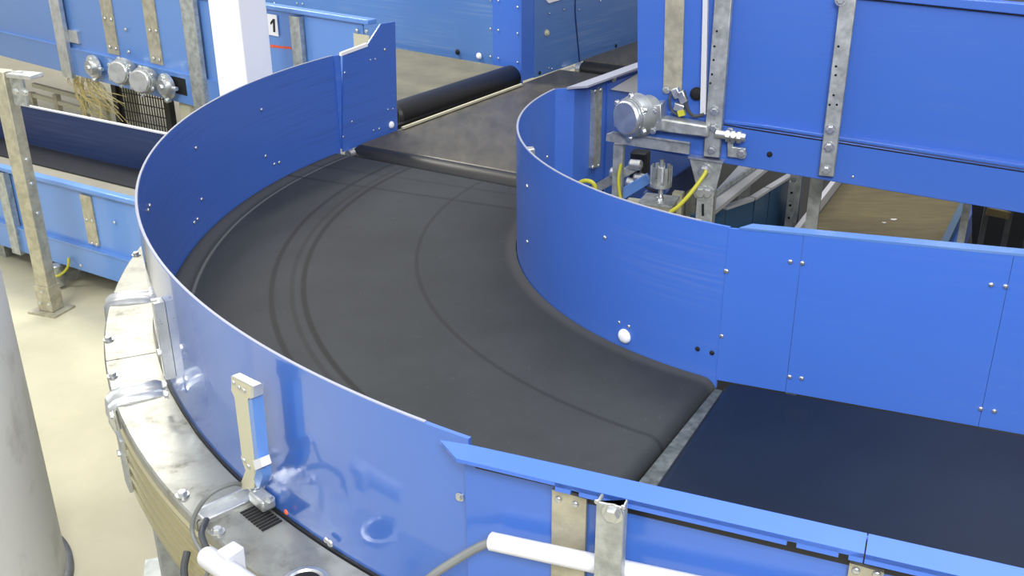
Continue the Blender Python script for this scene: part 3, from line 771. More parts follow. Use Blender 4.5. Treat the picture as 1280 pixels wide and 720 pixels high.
# far guard of the feeder
fg = thing('panel_guard', 'brushed blue guard wall behind the olive feeder belt, with black corner post', 'guard', FARP.P)
uf = (FARP.at(320, 20)-FARP.P).dot(ND)
MB().prism([FARP.xy(-.05, .0), FARP.xy(uf+3, .0), FARP.xy(uf+3, 1.3), FARP.xy(-.05, 1.3)], -FARP.n*.015).build('guard_panel', M['blue_worn'], fg)
uj = (FARP.at(617, 50)-FARP.P).dot(ND)
MB().prism([FARP.xy(-.05, -.05, .008), FARP.xy(uj, .0, .008), FARP.xy(uj, 1.3, .008), FARP.xy(-.05, 1.3, .008)], -FARP.n*.008).build('joint_panel', M['blue'], fg)
MB().prism([gz(652, 106, 0)+Vector((0, 0, .03)), gz(667, 101, 0)+Vector((0, 0, .03)), gz(667, 101, 0)+Vector((.0, .08, .03)), gz(652, 99, 0)+Vector((0, 0, .03))], (0, 0, 1.4)).build('corner_post', M['blue'], fg)
for px, py, k in ((599, 70, 0), (572, 65, 2), (613, 36, 1), (623, 38, 1), (613, 71, 1), (623, 73, 1), (647, 9, 1), (647, 42, 1), (647, 78, 1), (613, 0, 1), (623, 1, 1), (343, 4, 1), (371, 4, 1), (378, 5, 1)):
    bolt(fg, FARP.at(px, py, .009), FARP.n, {0: .03, 2: .025, 1: .011}[k], 'dome', {0: M['white_disc'], 2: M['hole_dark'], 1: None}[k], {0: 'reflector', 1: None, 2: 'hole'}[k])

# gear motors on the feeder side
def motor(name, label, pl, px, py, r, length, ax, group=None, body='cast_grey', off=.24):
    c = pl.at(px, py, off)
    t = thing(name, label, 'motor', c, group)
    ax = Vector(ax).normalized(); o = c
    MB().lathe(o, -ax, [(0, r*.80), (.006, r*.86), (r*.12, r*.86), (r*.13, r*.94), (r*.22, r*.94), (r*.23, r*.86), (r*.30, r*.86), (r*.31, r*.98), (r*.42, r*.98)], 36).build('end_cap', M['zinc'], t)
    mb = MB(); n = 12
    mb.lathe(o-ax*r*.40, -ax, [(0, r*.8), (.0, r*1.02), (length*.4, r*1.12), (length*.45, r*1.12), (length*.5, r*.9), (length, r*.9)], 28)
    gh = mb.build('gear_housing', M[body], t)
    x = ax.cross(Vector((0, 0, 1))).normalized(); y = ax.cross(x)
    for k in range(6):
        a = math.radians(30+60*k)
        bolt(gh, o-ax*(r*.42)+(x*math.cos(a)+y*math.sin(a))*r*1.08, ax, r*.14, 'hex')
    return t
axm = (NN*1.0+Vector((-.25, 0, .0))).normalized()
motor('gear_motor', 'grey round gear motor on the upper left conveyor, left one of the pair', NPn, 146, 91, .112, .12, NN-ND*.45+Vector((0,0,.1)), 'gear motors on the upper left conveyor')
motor('gear_motor', 'grey round gear motor on the upper left conveyor, right one of the pair', NPn, 173, 102, .112, .12, NN-ND*.45+Vector((0,0,.1)), 'gear motors on the upper left conveyor')
# tensioners
def tensioner(px, py, label):
    c = NPn.at(px, py, .09); t = thing('belt_tensioner', label, 'tensioner', c)
    MB().lathe(c-NN*.045, NN, [(0, .07), (.03, .115), (.06, .115), (.07, .07), (.10, .07)], 20).build('hub', M['zinc'], t)
    MB().bar(c+Vector((0, 0, .09)), c+Vector((0, 0, -.14)), .06, .03, NN).build('bracket', M['galvanised'], t, bev=.005)
    MB().tube([c+ND*.12, c-ND*.16], .018, 12).build('threaded_rod', M['zinc'], t)
    bolt(t, c+NN*.04, NN, .03, 'hex'); bolt(t, c+Vector((0, 0, .08))+NN*.015, NN, .02, 'hex'); bolt(t, c+Vector((0, 0, -.12))+NN*.015, NN, .02, 'hex')
tensioner(117, 84, 'shiny belt tensioner left of the pair of grey gear motors')
tensioner(208, 108, 'shiny belt tensioner beside the dark slot, right of the gear motors')

# ------------------------------------------------------------------ white square building column
wcx = MB()
cc_ = Vector((-1.93, 7.62, 0)); az_c = D(-72)
s_ = .29; cc_ = Vector((-1.975, 7.62, 0))
mb = MB(); mb.box(Vector((cc_.x, cc_.y, 1.0)), s_, s_, 2*(1+FL), X=D(-60)); co = mb.build('square_column', M['column_white'], bev=.012)
tag(co, 'white square building column standing behind the curved guard', 'column')
# ------------------------------------------------------------------ round column bottom left
rc = .55; pr_ = gz(84, 700, -FL); 
dirp = Vector((pr_.x, pr_.y, 0)).normalized(); side = Vector((-dirp.y, dirp.x, 0))
ccn = pr_+side*rc*1.0
tc_ = thing('round_column', 'scuffed pale grey round column cut off by the left edge of the picture', 'column', (ccn.x, ccn.y, -FL))
MB().lathe((ccn.x, ccn.y, -FL), (0, 0, 1), [(0, rc), (.03, rc), (5, rc)], 72).build('shaft', M['column_round'], tc_)
MB().lathe((ccn.x, ccn.y, -FL), (0, 0, 1), [(0, rc+.03), (.03, rc+.03), (.045, rc)], 72).build('base_collar', M['steel_dark'], tc_)

# ------------------------------------------------------------------ galvanised square post at left
PP = PL(gz(65, 388, -FL), 100)
gp = thing('square_post', 'tall weathered galvanised post bolted to the floor at left', 'post', (PP.P.x, PP.P.y, -FL))
c = PP.P; mb = MB()
ztp = PP.at(14, 88).z; XX = Vector((.93, -.36, 0))
mb.box(Vector((c.x, c.y, (ztp-FL)/2)), .115, .095, ztp+FL, X=XX); mb.build('tube', M['galv_warm'], gp, bev=.006)
mb = MB(); mb.box(Vector((c.x, c.y, -FL+.008)), .26, .22, .016, X=XX); mb.build('base_plate', M['galv_warm'], gp)
mb = MB(); mb.box(Vector((c.x, c.y, -FL+.12)), .135, .115, .2, X=XX); mb.build('base_sleeve', M['galv_warm'], gp)
yy = Vector((-.36, -.93, 0))
for dx, dz in ((-.04, .08), (.04, .08), (0, .18)): bolt(gp, c+Vector((0, 0, -FL+dz+.0))+XX*dx+yy*.058, yy, .010, 'hex')
for z_ in (-.25, -.02, .16): bolt(gp, c+XX*.058+Vector((0, 0, z_-.3)), XX, .012, 'hex')
mb = MB(); q = c+Vector((0, 0, ztp-.12)); mb.box(q+XX*.12, .12, .02, .24, X=XX); mb.build('top_bracket', M['galvanised'], gp)
mb = MB(); mb.box(q+XX*.20+Vector((0, 0, .10)), .22, .12, .03, X=XX); mb.build('bracket_arm', M['zinc'], gp, bev=.005)
bolt(gp, q+XX*.17+yy*.07, yy, .02, 'hex'); bolt(gp, q+XX*.25+yy*.07, yy, .02, 'hex')

# ------------------------------------------------------------------ lower left conveyor
LP = PL((-3.4, 7.47), -58)
lc = thing('lower_conveyor', 'blue low conveyor with galvanised uprights at left, passing under the upper left conveyor', 'conveyor', LP.xy(0, -FL))
LDv, LNn = LP.d, LP.n
def lu(px, py, off=0): return (LP.at(px, py, off)-LP.P).dot(LDv)
uR, uL = lu(185, 258), lu(-60, 200)+1.5
if uR > uL: uR, uL = uL, uR
zR = -.43
def lrect(u0, z0, u1, z1, th, off, name, mt, par=lc, lab=None, bev=0):
    return MB().prism([LP.xy(u0, z0, off), LP.xy(u1, z0, off), LP.xy(u1, z1, off), LP.xy(u0, z1, off)], -LNn*th).build(name, mt, par, label=lab, bev=bev)
uR = lu(188, 262)
lrect(uR, -.93, uL, zR-.02, .012, 0, 'side_panel', M['blue_lit'])
lrect(uR, -1.14, uL, -.93, .05, .035, 'side_frame', M['blue_lit'], bev=.004)
lrect(uR, -.935, uL, -.92, .05, .045, 'frame_lip', M['blue_lit'])
MB().prism([LP.xy(uR, zR-.03, -.03), LP.xy(uL, zR-.03, -.03), LP.xy(uL, zR-.03, .04), LP.xy(uR, zR-.03, .04)], (0, 0, .04)).build('top_rail', M['blue_lit'], lc, bev=.008)
MB().prism([LP.xy(uR, -.66, -.03), LP.xy(uL, -.66, -.03), LP.xy(uL, -.58, -.03), LP.xy(uR, -.58, -.03)], -LNn*.77).build('belt', M['belt_grey'], lc)
MB().prism([LP.xy(uR+.05, -1.10, -.06), LP.xy(uL, -1.10, -.06), LP.xy(uL, -.72, -.06), LP.xy(uR+.05, -.72, -.06)], -LNn*.68).build('shade_block', M['steel_dark'], lc)  # block added under the belt to stop light and darken below
a, b = lu(4, 250, .04), lu(14, 250, .04); mb = MB(); cchan(mb, LP.xy((a+b)/2, 0, .06), LDv, LNn, abs(a-b), .05, -1.16, -.46); mb.build('upright', M['galvanised'], lc)
a, b = lu(103, 262, .01), lu(116, 262, .01); zz0, zz1 = LP.at(118, 306, .01).z, LP.at(106, 244, .01).z
lrect(a, zz0, b, zz1, .01, .012, 'joint_plate', M['galv_warm'])
for px, py in ((108, 275), (115, 276), (115, 304), (121, 306), (143, 278), (101, 332), (86, 325)): bolt(lc, LP.at(px, py, .013 if py < 310 else .036), LNn, .013)
for u in (uR+.4, uR+2.2):
    for o_ in (-.15, -.75):
        p = LP.xy(u, 0, o_); mb = MB(); mb.box(Vector((p.x, p.y, (-FL-1.14)/2+.0)), .08, .08, FL-1.14+.1, X=LDv); mb.build('leg', M['galvanised'], lc)
mb = MB(); q = LP.at(72, 345, .06); mb.lathe(q+Vector((0, 0, -.08)), (0, 0, 1), [(0, .045), (.01, .05), (.17, .05), (.18, .04)], 20); mb.build('cable_box', M['galvanised'], lc)
mb = MB(); mb.bar(LP.at(75, 348, .05), LP.at(108, 340, -.25), .05, .06); mb.build('cross_arm', M['galvanised'], lc)
mb = MB(); mb.tube([LP.at(58, 342, .08), LP.at(72, 345, .10), LP.at(84, 335, .08), LP.at(86, 322, .05)], .010, 8, 6); mb.build('earth_cable', M['cable_yellow'], lc, label='yellow-green cable')
# navy wall behind the lower belt
LW = PL((-3.4, 8.40), -58)
nw = thing('panel_guard', 'dark navy guard wall with pale top edge behind the lower left belt', 'guard', LW.P)
ua, ub = (LW.at(214, 168)-LW.P).dot(LW.d), (LW.at(-60, 120)-LW.P).dot(LW.d)+1.5
MB().prism([LW.xy(ua, -.575), LW.xy(ub, -.575), LW.xy(ub, -.21), LW.xy(ua, -.21)], -LW.n*.014).build('guard_panel', M['blue_navy'], nw)
MB().prism([LW.xy(ua, -.210, .008), LW.xy(ub, -.210, .008), LW.xy(ub, -.210, -.02), LW.xy(ua, -.210, -.02)], (0, 0, .012)).build('top_edge', M['plastic_grey'], nw)
MB().prism([LW.xy(ua, -.578, .0), LW.xy(ub, -.578, .0), LW.xy(ub, -.578, .34), LW.xy(ua, -.578, .34)], (0, 0, .012)).build('black_band', M['black_rubber_and_strips'], nw)  # flat black band on the belt along the wall foot

# ------------------------------------------------------------------ background under the upper left conveyor
BP = PL((-4.6, 11.2), -58)
mf = thing('mesh_fence', 'black wire mesh fence panel seen under the gear motors', 'fence', BP.P+Vector((0, 0, -FL)))
def bu(px, py): return (BP.at(px, py)-BP.P).dot(BP.d)
f0, f1 = bu(148, 130), bu(213, 140)
for f_ in (f0, f1):
    mb = MB(); mb.box(BP.xy(f_, (-FL-.1)/2), .07, .07, FL-.1, X=BP.d); mb.build('post', M['black_paint'], mf)
mb = MB(); k = 0
nw_ = 20
for i in range(1, nw_):
    u = f0+(f1-f0)*i/nw_; mb.box(BP.xy(u, (-FL-.12)/2), .009, .009, FL-.16, X=BP.d)
for i in range(16):
    z = -FL+.1+i*.1
    if z < -.12: mb.bar(BP.xy(f0, z), BP.xy(f1, z), .009, .009)
mb.build('wire_mesh', M['black_paint'], mf)
# pale rails and legs far behind
br = thing('guard_rail', 'low cream guard rail with slim legs seen under the upper left conveyor', 'rail', BP.xy(f0-.0, -FL, -.8))
for (xa, ya, xb, yb) in ((42, 106, 137, 131), (40, 118, 137, 146)):
    off = -.5; MB().bar(BP.at(xa, ya, off), BP.at(xb, yb, off), .05, .05).build('rail', M['cream_paint'], br)
for px, py in ((72, 128), (105, 130), (132, 135), (41, 125)):
    q = BP.at(px, py, -.5); mb = MB(); mb.box(Vector((q.x, q.y, (-FL+q.z+.1)/2)), .08, .06, q.z+.1+FL, X=BP.d); mb.build('leg', M['galv_warm'], br)
# frayed bundle of pale cables hanging under the conveyor
random.seed(3); mb = MB()
for i in range(46):
    px = random.uniform(86, 124); py = 93+(px-86)*.2; a = NPn.at(px, py, -random.uniform(.05, .25)); ln_ = random.uniform(.12, .5)
    b = a+Vector((random.uniform(-.05, .12), 0, -ln_*.5)); c = a+Vector((random.uniform(-.05, .30), random.uniform(-.05, .05), -ln_))
    mb.tube([a, b, c], .004, 5, 4)
tag(mb.build('cable_bundle', M['straw']), 'frayed bundle of straw-coloured thin cables hanging below the upper left conveyor', 'cable bundle', kind='stuff')

# ------------------------------------------------------------------ upper right conveyor
UP_ = PL((.8, 5.4), 112)
UD, UN = UP_.d, UP_.n
uc = thing('upper_conveyor', 'tall blue-sided conveyor at upper right carried above the lower machinery', 'conveyor', UP_.xy(1, -FL, 0))
def uplate(poly, th, off, name, mt, par=uc, lab=None, bev=0): return MB().plate(UP_, poly, th, off).build(name, mt, par, label=lab, bev=bev)
uplate([(797, -50), (1345, 11), (1345, 218), (930, 156), (880, 150), (797, 138)], .012, 0, 'side_panel', M['blue'])
uplate([(797, 132), (880, 148), (930, 158), (1340, 222), (1340, 277), (861, 197), (797, 185)], .05, .02, 'side_frame', M['blue'], bev=.004)
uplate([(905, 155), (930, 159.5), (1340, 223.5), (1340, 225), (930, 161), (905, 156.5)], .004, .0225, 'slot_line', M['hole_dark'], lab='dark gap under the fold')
uplate([(905, 150), (960, 157), (1340, 216), (1340, 220.5), (960, 161), (905, 154)], .03, .032, 'frame_fold', M['blue'], bev=.003)
uplate([(1070, -12), (1340, 10), (1340, 25), (1070, -3)], .07, .03, 'top_rail', M['blue'], bev=.004)
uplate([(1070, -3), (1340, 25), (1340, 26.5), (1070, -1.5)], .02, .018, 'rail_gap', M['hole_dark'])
MB().prism([UP_.xy(.1, .9, -1.2), UP_.xy(4.5, .8, -1.2), UP_.xy(4.5, 1.9, -1.2), UP_.xy(.1, 2.0, -1.2)], -UN*.02).build('far_side_panel', M['steel_dark'], uc)
MB().prism([UP_.xy(.0, .40, -.06), UP_.xy(4, .25, -.06), UP_.xy(4, .33, -.06), UP_.xy(.0, .48, -.06)], -UN*1.1).build('belt', M['belt_navy'], uc)
uplate([(832, -20), (856, -20), (852, 115), (829, 112)], .012, .014, 'joint_plate', M['galv_warm'])
uplate([(879, -20), (885, -20), (882, 143), (875, 142)], .03, .05, 'cable_duct', M['white_plastic'])
def ustrut(x0, x1, ytop, ybot, off, d, nm='upright', mt='galvanised'):
    a, b = UP_.at(x0, ybot, off), UP_.at(x1, ybot+3, off); mb = MB(); c = (a+b)/2; c.z = 0
    zt = UP_.at(x0, ytop, off).z; cchan(mb, c, UD, UN, (b-a).length, d, (a.z+b.z)/2, zt); return mb.build(nm, M[mt], uc, bev=.004)
upA = ustrut(879, 899, -40, 195, .075, .05); upB = ustrut(1023, 1042, -40, 219, .075, .05)
for px, py in ((893, 139), (892, 160), (889.5, 188)): bolt(upA, UP_.at(px, py, .076), UN, .018, 'hex')
for px, py in ((1038, 162), (1036, 184), (1033, 213), (1051, 0)): bolt(upB, UP_.at(px, py, .076), UN, .020, 'hex')
for px, py in ((896, 39), (893, 58), (892, 75), (890, 93), (888, 104), (1048, 58), (1045, 83), (1044.5, 94), (1042, 119), (1037, 131), (1046, 131)): bolt(upA if px < 950 else upB, UP_.at(px, py, .076), UN, .006, 'hole', M['hole_dark'], 'hole')
bolt(uc, UP_.at(962, 193, .021), UN, .015, 'dome', M['hole_dark'], 'hole')
bolt(uc, UP_.at(1066, 221, .021), UN, .008); bolt(uc, UP_.at(833, 112, .016), UN, .016, 'hex')
bolt(uc, UP_.at(871, 117, .02), UN, .035, 'dome', M['hole_dark'], 'hole')
uplate([(861, 197), (903, 204), (895, 238), (893, 244), (878, 243), (871, 236)], .015, .06, 'leg_bracket', M['galvanised'], bev=.004)
uplate([(860, 195.5), (904, 202), (904, 204.5), (860, 198)], .05, .08, 'bracket_lip', M['zinc'])
bolt(uc, UP_.at(881, 214, .061), UN, .03, 'hex'); bolt(uc, UP_.at(876, 240, .061), UN, .03, 'hex'); bolt(uc, UP_.at(885, 241, .061), UN, .026, 'hex')
a, b = UP_.at(871, 245, .055), UP_.at(892, 247, .055)
mb = MB(); c = (a+b)/2; c.z = 0; cchan(mb, c, UD, UN, (b-a).length, .09, -FL, a.z+.02); mb.build('leg', M['galvanised'], uc, bev=.004)
MB().plate(UP_, [(877, 255), (880, 255), (880, 270), (877, 270)], .003, .057).build('leg_slot', M['hole_dark'], uc)
# second leg farther right, seen against the lower belt
a, b = UP_.at(997, 240, .0), UP_.at(1012, 242, .0); mb = MB(); c = (a+b)/2-UN*.7; c.z = 0
cchan(mb, c, UD, UN, .07, .06, -FL, .36); mb.build('leg', M['galvanised'], uc)
a = UP_.at(1217, 290, 0); c = a-UN*.9; c.z = 0
mb = MB(); cchan(mb, c, UD, UN, .04, .05, -FL, .32); mb.build('leg', M['galvanised'], uc)
# shelf angle carrying the motor, and the tensioning arm
uplate([(758, 168), (765, 166), (862, 180), (861, 193), (800, 184), (757, 176)], .02, .14, 'motor_shelf', M['galvanised'])
MB().prism([UP_.at(765, 166, .16), UP_.at(862, 180, .16), UP_.at(862, 180, .02), UP_.at(765, 166, .02)], (0, 0, .01)).build('motor_shelf_top', M['galvanised'], uc)
uplate([(822, 150), (830, 149), (885, 158), (885, 172), (822, 164)], .09, .13, 'tension_arm', M['galvanised'], bev=.008)
uplate([(814, 132), (826, 131), (827, 163), (814, 164)], .12, .16, 'arm_flange', M['zinc'], bev=.004)
mb = MB(); mb.tube([UP_.at(895, 167, .10), UP_.at(932, 172, .10)], .022, 14); mb.build('tension_screw', M['zinc'], uc)
for x in (908, 915, 922): 
    mb = MB(); mb.lathe(UP_.at(x, 169+(x-908)*.14, .10), UD, [(0, .034), (.018, .034)], 6); mb.build('nut', M['zinc'], uc)
uplate([(909, 160), (916, 161), (916, 184), (932, 186), (931, 199), (909, 196)], .02, .06, 'screw_bracket', M['galvanised'], bev=.003)
bolt(uc, UP_.at(927, 192, .061), UN, .02, 'hex')
mb = MB()
mb.box(UP_.at(774, 185, .06)*1.0+Vector((0, 0, -.35)), .055, .04, .75, X=UD); mb.build('hanger', M['galvanised'], uc)
# right drive motor
dm = motor('drive_motor', 'large grey drive motor with round end cap at the end of the upper right conveyor', UP_, 781, 148, .103, .15, UN*.85-UD*.45, None, 'cast_grey', .25)
cb = UP_.at(808, 146, .13)
MB().box(cb, .12, .14, .13, X=UD, Z=Vector((0, 0, 1))).build('gearbox', M['cast_grey'], dm, bev=.018)
for dx, dz in ((.055, .05), (.055, -.05), (-.02, .055), (-.02, -.055)): bolt(dm, cb+UD*dx+UN*.071+Vector((0, 0, dz)), UN, .014, 'hex')
# cluster of plug connectors hanging by the joint plate
pk = thing('plug_connector', 'small metal plug connectors with looping black leads on the upper right panel', 'connector', UP_.at(850, 130, .05))
for (x0, y0, x1, y1) in ((843, 110, 848, 122), (850, 114, 856, 128), (843, 132, 856, 136)):
    MB().bar(UP_.at(x0, y0, .06), UP_.at(x1, y1, .06), .035, .04).build('plug', M['zinc'], pk, bev=.006)
MB().bar(UP_.at(848, 142, .07), UP_.at(856, 140, .07), .03, .03).build('label_tag', M['cable_yellow'], pk, label='yellow tag')
MB().tube([UP_.at(841, 113, .06), UP_.at(837, 125, .07), UP_.at(840, 138, .07), UP_.at(850, 143, .07), UP_.at(857, 128, .07), UP_.at(855, 113, .06)], .007, 8, 6).build('lead', M['cable_dark'], pk)
MB().tube([UP_.at(856, 120, .06), UP_.at(860, 137, .07), UP_.at(868, 145, .07), UP_.at(880, 143, .06)], .009, 8, 6).build('lead', M['cable_dark'], pk)

# ------------------------------------------------------------------ machinery seen below the upper right conveyor
GP = PL((1.35, 5.15), 112)
sp = thing('spring_hanger', 'threaded rod with slotted metal cup standing on a metal block in the pit of machinery', 'hanger', GP.at(826, 250))
MB().tube([GP.at(826, 250), GP.at(826, 222)], .013, 10).build('rod', M['zinc'], sp)
c = GP.at(826, 228)
mb = MB()
for k in range(10):
    a = 2*math.pi*k/10; v = Vector((math.cos(a), math.sin(a), 0))*.055
    mb.box(c+v+Vector((0, 0, .04)), .02, .007, .11, X=Vector((-math.sin(a), math.cos(a), 0)))
mb.lathe(c+Vector((0, 0, -.03)), (0, 0, 1), [(0, .04), (.01, .06), (.03, .06), (.035, .03)], 24)
mb.build('slotted_cup', M['galvanised'], sp)
MB().tube([c, c+Vector((0, 0, .09))], .02, 12).build('spacer', M['white_plastic'], sp)
MB().tube([c+Vector((0, 0, .09)), c+Vector((0, 0, .13))], .012, 10).build('upper_rod', M['galvanised'], sp)
blk = GP.at(824, 249)
bk_ = MB().box(blk+Vector((.0, 0, -.06)), .17, .15, .10, X=UD).build('block', M['galv_warm'], sp, bev=.006)
MB().box(blk+Vector((.0, 0, -.006)), .19, .17, .014, X=UD).build('block_lid', M['galvanised'], sp)
MB().box(blk-UD*.14+Vector((0, 0, -.07)), .10, .12, .08, X=UD).build('side_block', M['cream_paint'], sp, bev=.006)
bolt(bk_, blk+Vector((.0, -.02, .0)), (0, 0, 1), .022, 'hex')
MB().box(Vector((blk.x, blk.y, (blk.z-.11-FL)/2)), .10, .10, blk.z-.11+FL, X=UD).build('pedestal', M['steel_dark'], sp)
MB().tube([UP_.at(883, 213, .09), UP_.at(878, 222, .12), UP_.at(862, 243, .16), UP_.at(845, 260, .18), UP_.at(838, 270, .18)], .010, 10, 8)
kb = MB(); kb.tube([UP_.at(883, 213, .10), UP_.at(878, 222, .12), UP_.at(862, 243, .16), UP_.at(848, 258, .18), UP_.at(836, 268, .18), UP_.at(826, 290, .18)], .011, 10, 8)
tag(kb.build('earth_cable', M['cable_yellow']), 'yellow-green cable curving down from the bolted leg bracket of the upper right conveyor', 'cable')
kb = MB(); q = PL((1.0, 5.3), 112)
kb.tube([q.at(722, 230), q.at(730, 226), q.at(740, 228), q.at(744, 236), q.at(738, 250), q.at(730, 270)], .012, 10, 8)
tag(kb.build('earth_cable', M['cable_yellow']), 'yellow cable loop just inside the inner curved guard, left of the hanging bracket', 'cable')
kb = MB(); kb.tube([UP_.at(776, 205, .09), UP_.at(773, 225, .1), UP_.at(775, 245, .1), UP_.at(778, 262, .1)], .009, 8, 6)
tag(kb.build('earth_cable', M['cable_yellow']), 'thin yellow-green cable hanging beside the hanger under the drive motor', 'cable')
# galvanised frame bars across the pit
fr = thing('pit_frame', 'galvanised slotted bars and blue beams crossing beneath the drive motor', 'frame', GP.at(790, 240))
Q = PL((1.0, 5.6), 112)
for (x0, y0, x1, y1, w, h, mt, o_) in ((728, 245, 800, 205, .05, .05, 'galvanised', 0), (745, 262, 812, 222, .03, .06, 'blue_lit', .1), (775, 280, 830, 232, .07, .08, 'blue', 0), (800, 262, 880, 210, .07, .12, 'blue_navy', -.6)):
    MB().bar(Q.at(x0, y0, o_), Q.at(x1, y1, o_), w, h).build('cross_bar', M[mt], fr, bev=.003)
for px, py in ((782, 228), (792, 222), (762, 215), (786, 205)):
    MB().lathe(Q.at(px, py, .05), UD, [(0, .02), (.01, .03), (.07, .03), (.08, .018)], 14).build('fitting', M['zinc'], fr)
for px in (745, 812, 848):
    q = Q.at(px, 240, -.1); MB().box(Vector((q.x, q.y, (q.z-FL)/2)), .06, .06, q.z+FL, X=UD).build('leg', M['galvanised'] if px != 848 else M['cream_paint'], fr)
MB().box(Q.at(800, 205, -.15), .10, .10, .16, X=UD).build('control_box', M['black_paint'], fr, bev=.01)
MB().tube([Q.at(800, 210, 0), Q.at(806, 232, .05), Q.at(822, 240, .05)], .007, 8, 6).build('lead', M['cable_dark'], fr)

# lower right conveyor: brown belt
zb1 = -.80
c0, c1, c2, c3 = gz(1003, 300, zb1), gz(1170, 315, zb1), gz(1208, 248, zb1), gz(1056, 222, zb1)
dB = ((c3-c0).normalized()+(c2-c1).normalized()).normalized()
n0 = c0-dB*.9; n1 = c1-dB*.9; n2 = c2+dB*1.2; n3 = c3+dB*1.2
bc = thing('brown_conveyor', 'lower conveyor with dusty brown belt seen between the blue guard and upper right conveyor', 'conveyor', (n0+n2)/2+Vector((0, 0, zb1*0-FL-zb1)))
MB().prism([n0, n1, n2, n3], (0, 0, -.12)).build('belt', M['belt_brown'], bc)
pp = Vector((dB.y, -dB.x, 0))
MB().prism([n0-pp*.05, n3-pp*.05, n3-pp*.01, n0-pp*.01], (0, 0, .10)).build('side_rail', M['plastic_grey'], bc)
MB().prism([n1+pp*.01, n2+pp*.01, n2+pp*.06, n1+pp*.06], (0, 0, .10)).build('side_rail', M['blue_teal'], bc)
MB().prism([n1+pp*.02+Vector((0, 0, -.02)), n2+pp*.02+Vector((0, 0, -.02)), n2+pp*.10+Vector((0, 0, -.02)), n1+pp*.10+Vector((0, 0, -.02))], (0, 0, -.28)).build('side_frame', M['blue'], bc)
for q in (n0+dB*.4+pp*.1, n1+dB*.4-pp*.1, n3-dB*.2+pp*.1, n2-dB*.2-pp*.1):
    MB().box(Vector((q.x, q.y, (zb1-.12-FL)/2)), .07, .07, FL+zb1-.12, X=dB).build('leg', M['steel_dark'], bc)
for i, (px, py) in enumerate(((1117, 275), (1105, 279))):
    q = gz(px, py, zb1); MB().box(q+Vector((0, 0, .006)), .035-.012*i, .022-.006*i, .010).build('paper_scrap', M['white_paint'], None) if False else None
    mb = MB(); r_ = .020-.007*i
    mb.prism([q+Vector((r_*math.cos(t)*1.3, r_*math.sin(t)*(.7+.2*math.sin(3*t)), .001)) for t in [k*math.pi/4 for k in range(8)]], (0, 0, .006))
    tag(mb.build('paper_scrap', M['white_paint']), ('larger' if i == 0 else 'smaller')+' white scrap lying on the dusty brown belt', 'scrap')
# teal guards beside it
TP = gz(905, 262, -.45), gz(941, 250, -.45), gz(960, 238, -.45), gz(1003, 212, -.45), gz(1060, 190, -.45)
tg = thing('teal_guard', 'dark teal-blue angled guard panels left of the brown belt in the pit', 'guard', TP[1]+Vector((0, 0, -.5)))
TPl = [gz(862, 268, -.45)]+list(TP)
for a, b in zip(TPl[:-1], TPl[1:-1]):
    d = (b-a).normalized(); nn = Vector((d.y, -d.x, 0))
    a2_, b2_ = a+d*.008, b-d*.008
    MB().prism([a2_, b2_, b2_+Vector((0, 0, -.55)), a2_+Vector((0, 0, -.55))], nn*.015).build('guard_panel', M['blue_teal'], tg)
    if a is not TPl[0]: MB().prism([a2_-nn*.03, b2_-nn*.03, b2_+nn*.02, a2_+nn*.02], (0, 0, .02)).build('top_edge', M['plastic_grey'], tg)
# pale green-grey channel beam
bm = thing('channel_beam', 'pale green-grey sloping channel beam under the upper right conveyor', 'beam', gz(930, 245, -.25))
MB().prism([gz(893, 264, -.3), gz(893, 240, -.3), gz(925, 205, -.3), gz(965, 205, -.3)], (0, 0, -.03)).build('web', M['concrete_paint'], bm)
MB().bar(gz(893, 243, -.27), gz(958, 198, -.27), .02, .03).build('edge', M['galvanised'], bm)
# slotted post before the brown belt
q = gz(1002, 282, -.75)-UD*.10
po = thing('slotted_post', 'slim galvanised slotted post at the left edge of the brown belt', 'post', (q.x, q.y, -FL))
Xv2 = UD
mb = MB(); cchan(mb, Vector((q.x, q.y, 0)), UD, UN, .055, .05, -FL, -.42); mb.build('channel', M['galvanised'], po)
mb = MB(); cchan(mb, Vector((q.x, q.y, 0))+UD*.01-UN*.06, UD, UN, .08, .05, -FL, .25); mb.build('upper_channel', M['galvanised'], po)
for k in range(4): bolt(po, Vector((q.x, q.y, -.5-.1*k))+UN*.001, UN, .010, 'hole', M['hole_dark'], 'hole')
# dark machinery legs at the right of the pit
DP = PL((3.4, 6.6), 112)
dk = thing('machine_stand', 'dark shadowed steel stand with legs to the right of the brown belt', 'stand', DP.P+Vector((0, 0, -FL)))
for px in (1232, 1262, 1290):
    q = DP.at(px, 270); MB().box(Vector((q.x, q.y, (-FL+.2)/2)), .035, .035, FL+.2, X=UD).build('leg', M['steel_dark'], dk)
MB().bar(DP.at(1233, 262), DP.at(1262, 268), .08, .05).build('roller_bed', M['belt_brown'], dk)
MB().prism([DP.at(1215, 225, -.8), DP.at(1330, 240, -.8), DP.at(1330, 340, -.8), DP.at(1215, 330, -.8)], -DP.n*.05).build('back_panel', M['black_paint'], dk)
# floor sheet coloured dark for the shade under the machinery
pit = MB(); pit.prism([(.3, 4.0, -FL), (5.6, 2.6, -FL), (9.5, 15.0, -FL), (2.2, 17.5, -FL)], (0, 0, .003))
pf = pit.build('floor', M['floor_shade'], smooth=False); pf['kind'] = 'structure'  # dark sheet on the floor, stands in for the shade under the machinery

# ------------------------------------------------------------------ camera
cam = bpy.data.cameras.new('camera'); co = bpy.data.objects.new('camera', cam); COL.objects.link(co)
cam.sensor_width = 36; cam.sensor_fit = 'HORIZONTAL'; cam.lens = FOC*36/1280; cam.clip_end = 100; cam.clip_start = .02
mw = Matrix((RT, UP, -FW)).transposed().to_4x4(); mw.translation = W((0, 0, CH)); co.matrix_world = mw
scene.camera = co
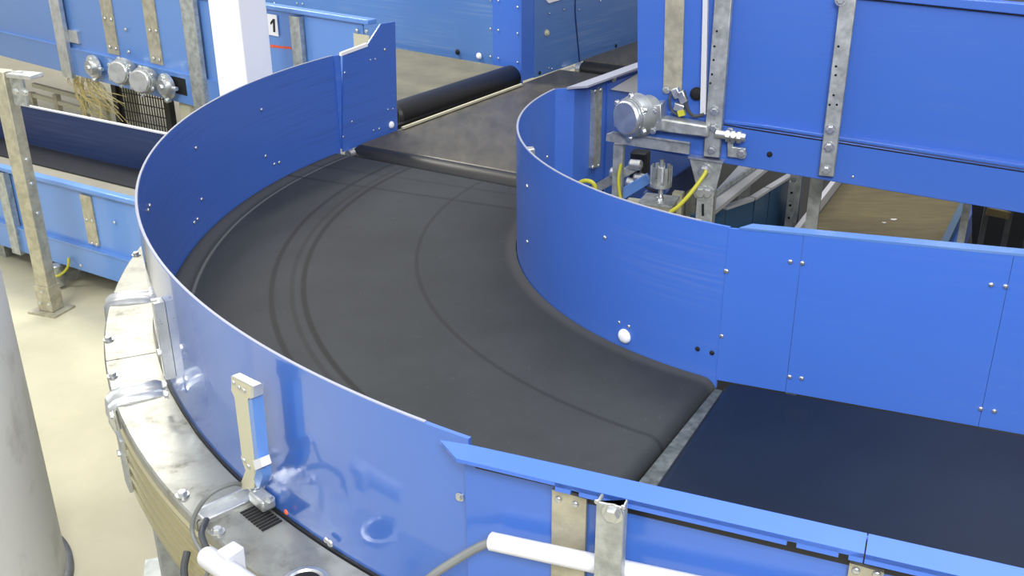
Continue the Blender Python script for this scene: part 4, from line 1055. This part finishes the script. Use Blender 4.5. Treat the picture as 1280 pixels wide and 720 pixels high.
# ------------------------------------------------------------------ light
w = bpy.data.worlds.new('world'); scene.world = w; w.use_nodes = True
nt = w.node_tree; bg = nt.nodes['Background']
# a hall lit from its ceiling, brightest overhead and towards the left, dim behind the camera
tcw = nt.nodes.new('ShaderNodeTexCoord'); spw = nt.nodes.new('ShaderNodeSeparateXYZ'); nt.links.new(tcw.outputs['Generated'], spw.inputs[0])
def mr(o, a, b, c, d):
    r = nt.nodes.new('ShaderNodeMapRange'); nt.links.new(o, r.inputs[0])
    for i, v in enumerate((a, b, c, d)): r.inputs[i+1].default_value = v
    return r.outputs[0]
def addn(a, b, op='ADD'):
    m_ = nt.nodes.new('ShaderNodeMath'); m_.operation = op; nt.links.new(a, m_.inputs[0]); nt.links.new(b, m_.inputs[1]); return m_.outputs[0]
st_ = addn(addn(mr(spw.outputs[2], 0, .8, .10, .55), mr(spw.outputs[0], .1, -1, 0, .40)), mr(spw.outputs[1], -.5, .8, .02, .13))
nt.links.new(st_, bg.inputs['Strength']); bg.inputs['Color'].default_value = (.97, .97, 1.0, 1)
def area(name, loc, target, sx, sy, power, col=(1, 1, 1)):
    l = bpy.data.lights.new(name, 'AREA'); l.shape = 'RECTANGLE'; l.size = sx*S; l.size_y = sy*S; l.energy = power; l.color = col
    o = bpy.data.objects.new(name, l); COL.objects.link(o); o.location = W(loc)
    o.rotation_euler = (W(target)-W(loc)).to_track_quat('-Z', 'Y').to_euler(); return o
area('ceiling_and_fill_lamp', (-3.5, 4.5, 4.6), (-3.5, 5, 0), .35, 3.5, 30, (1, .97, .88))
area('ceiling_and_fill_lamp', (-5.0, 3.2, 4.2), (-4.2, 9, 0), 2.6, .5, 85, (.97, 1, .97))  # unseen lamp added to brighten the upper left side panel
area('ceiling_and_fill_lamp', (.5, 1.0, 4.6), (.5, 2, 0), 3.5, .35, 35)
area('ceiling_and_fill_lamp', (2.5, 5.0, 5.0), (2.5, 5, 0), 3.5, .35, 50)
area('ceiling_and_fill_lamp', (-3.5, 10.0, 4.6), (-3.5, 10, 0), 3.5, .35, 170, (1, .96, .84))  # unseen warm lamp put in to brighten the far-left machines
area('camera_side_fill', (.3, -1.8, 3.8), (1.5, 4, 0), 2.0, 1.2, 135)  # unseen fill added on the camera side for walls facing it
scene.view_settings.view_transform = 'Standard'; scene.view_settings.look = 'None'
scene.view_settings.exposure = 0.35; scene.view_settings.gamma = 1; scene.view_settings.use_curve_mapping = False
for o in COL.objects:
    if '_L' in o: del o['_L']
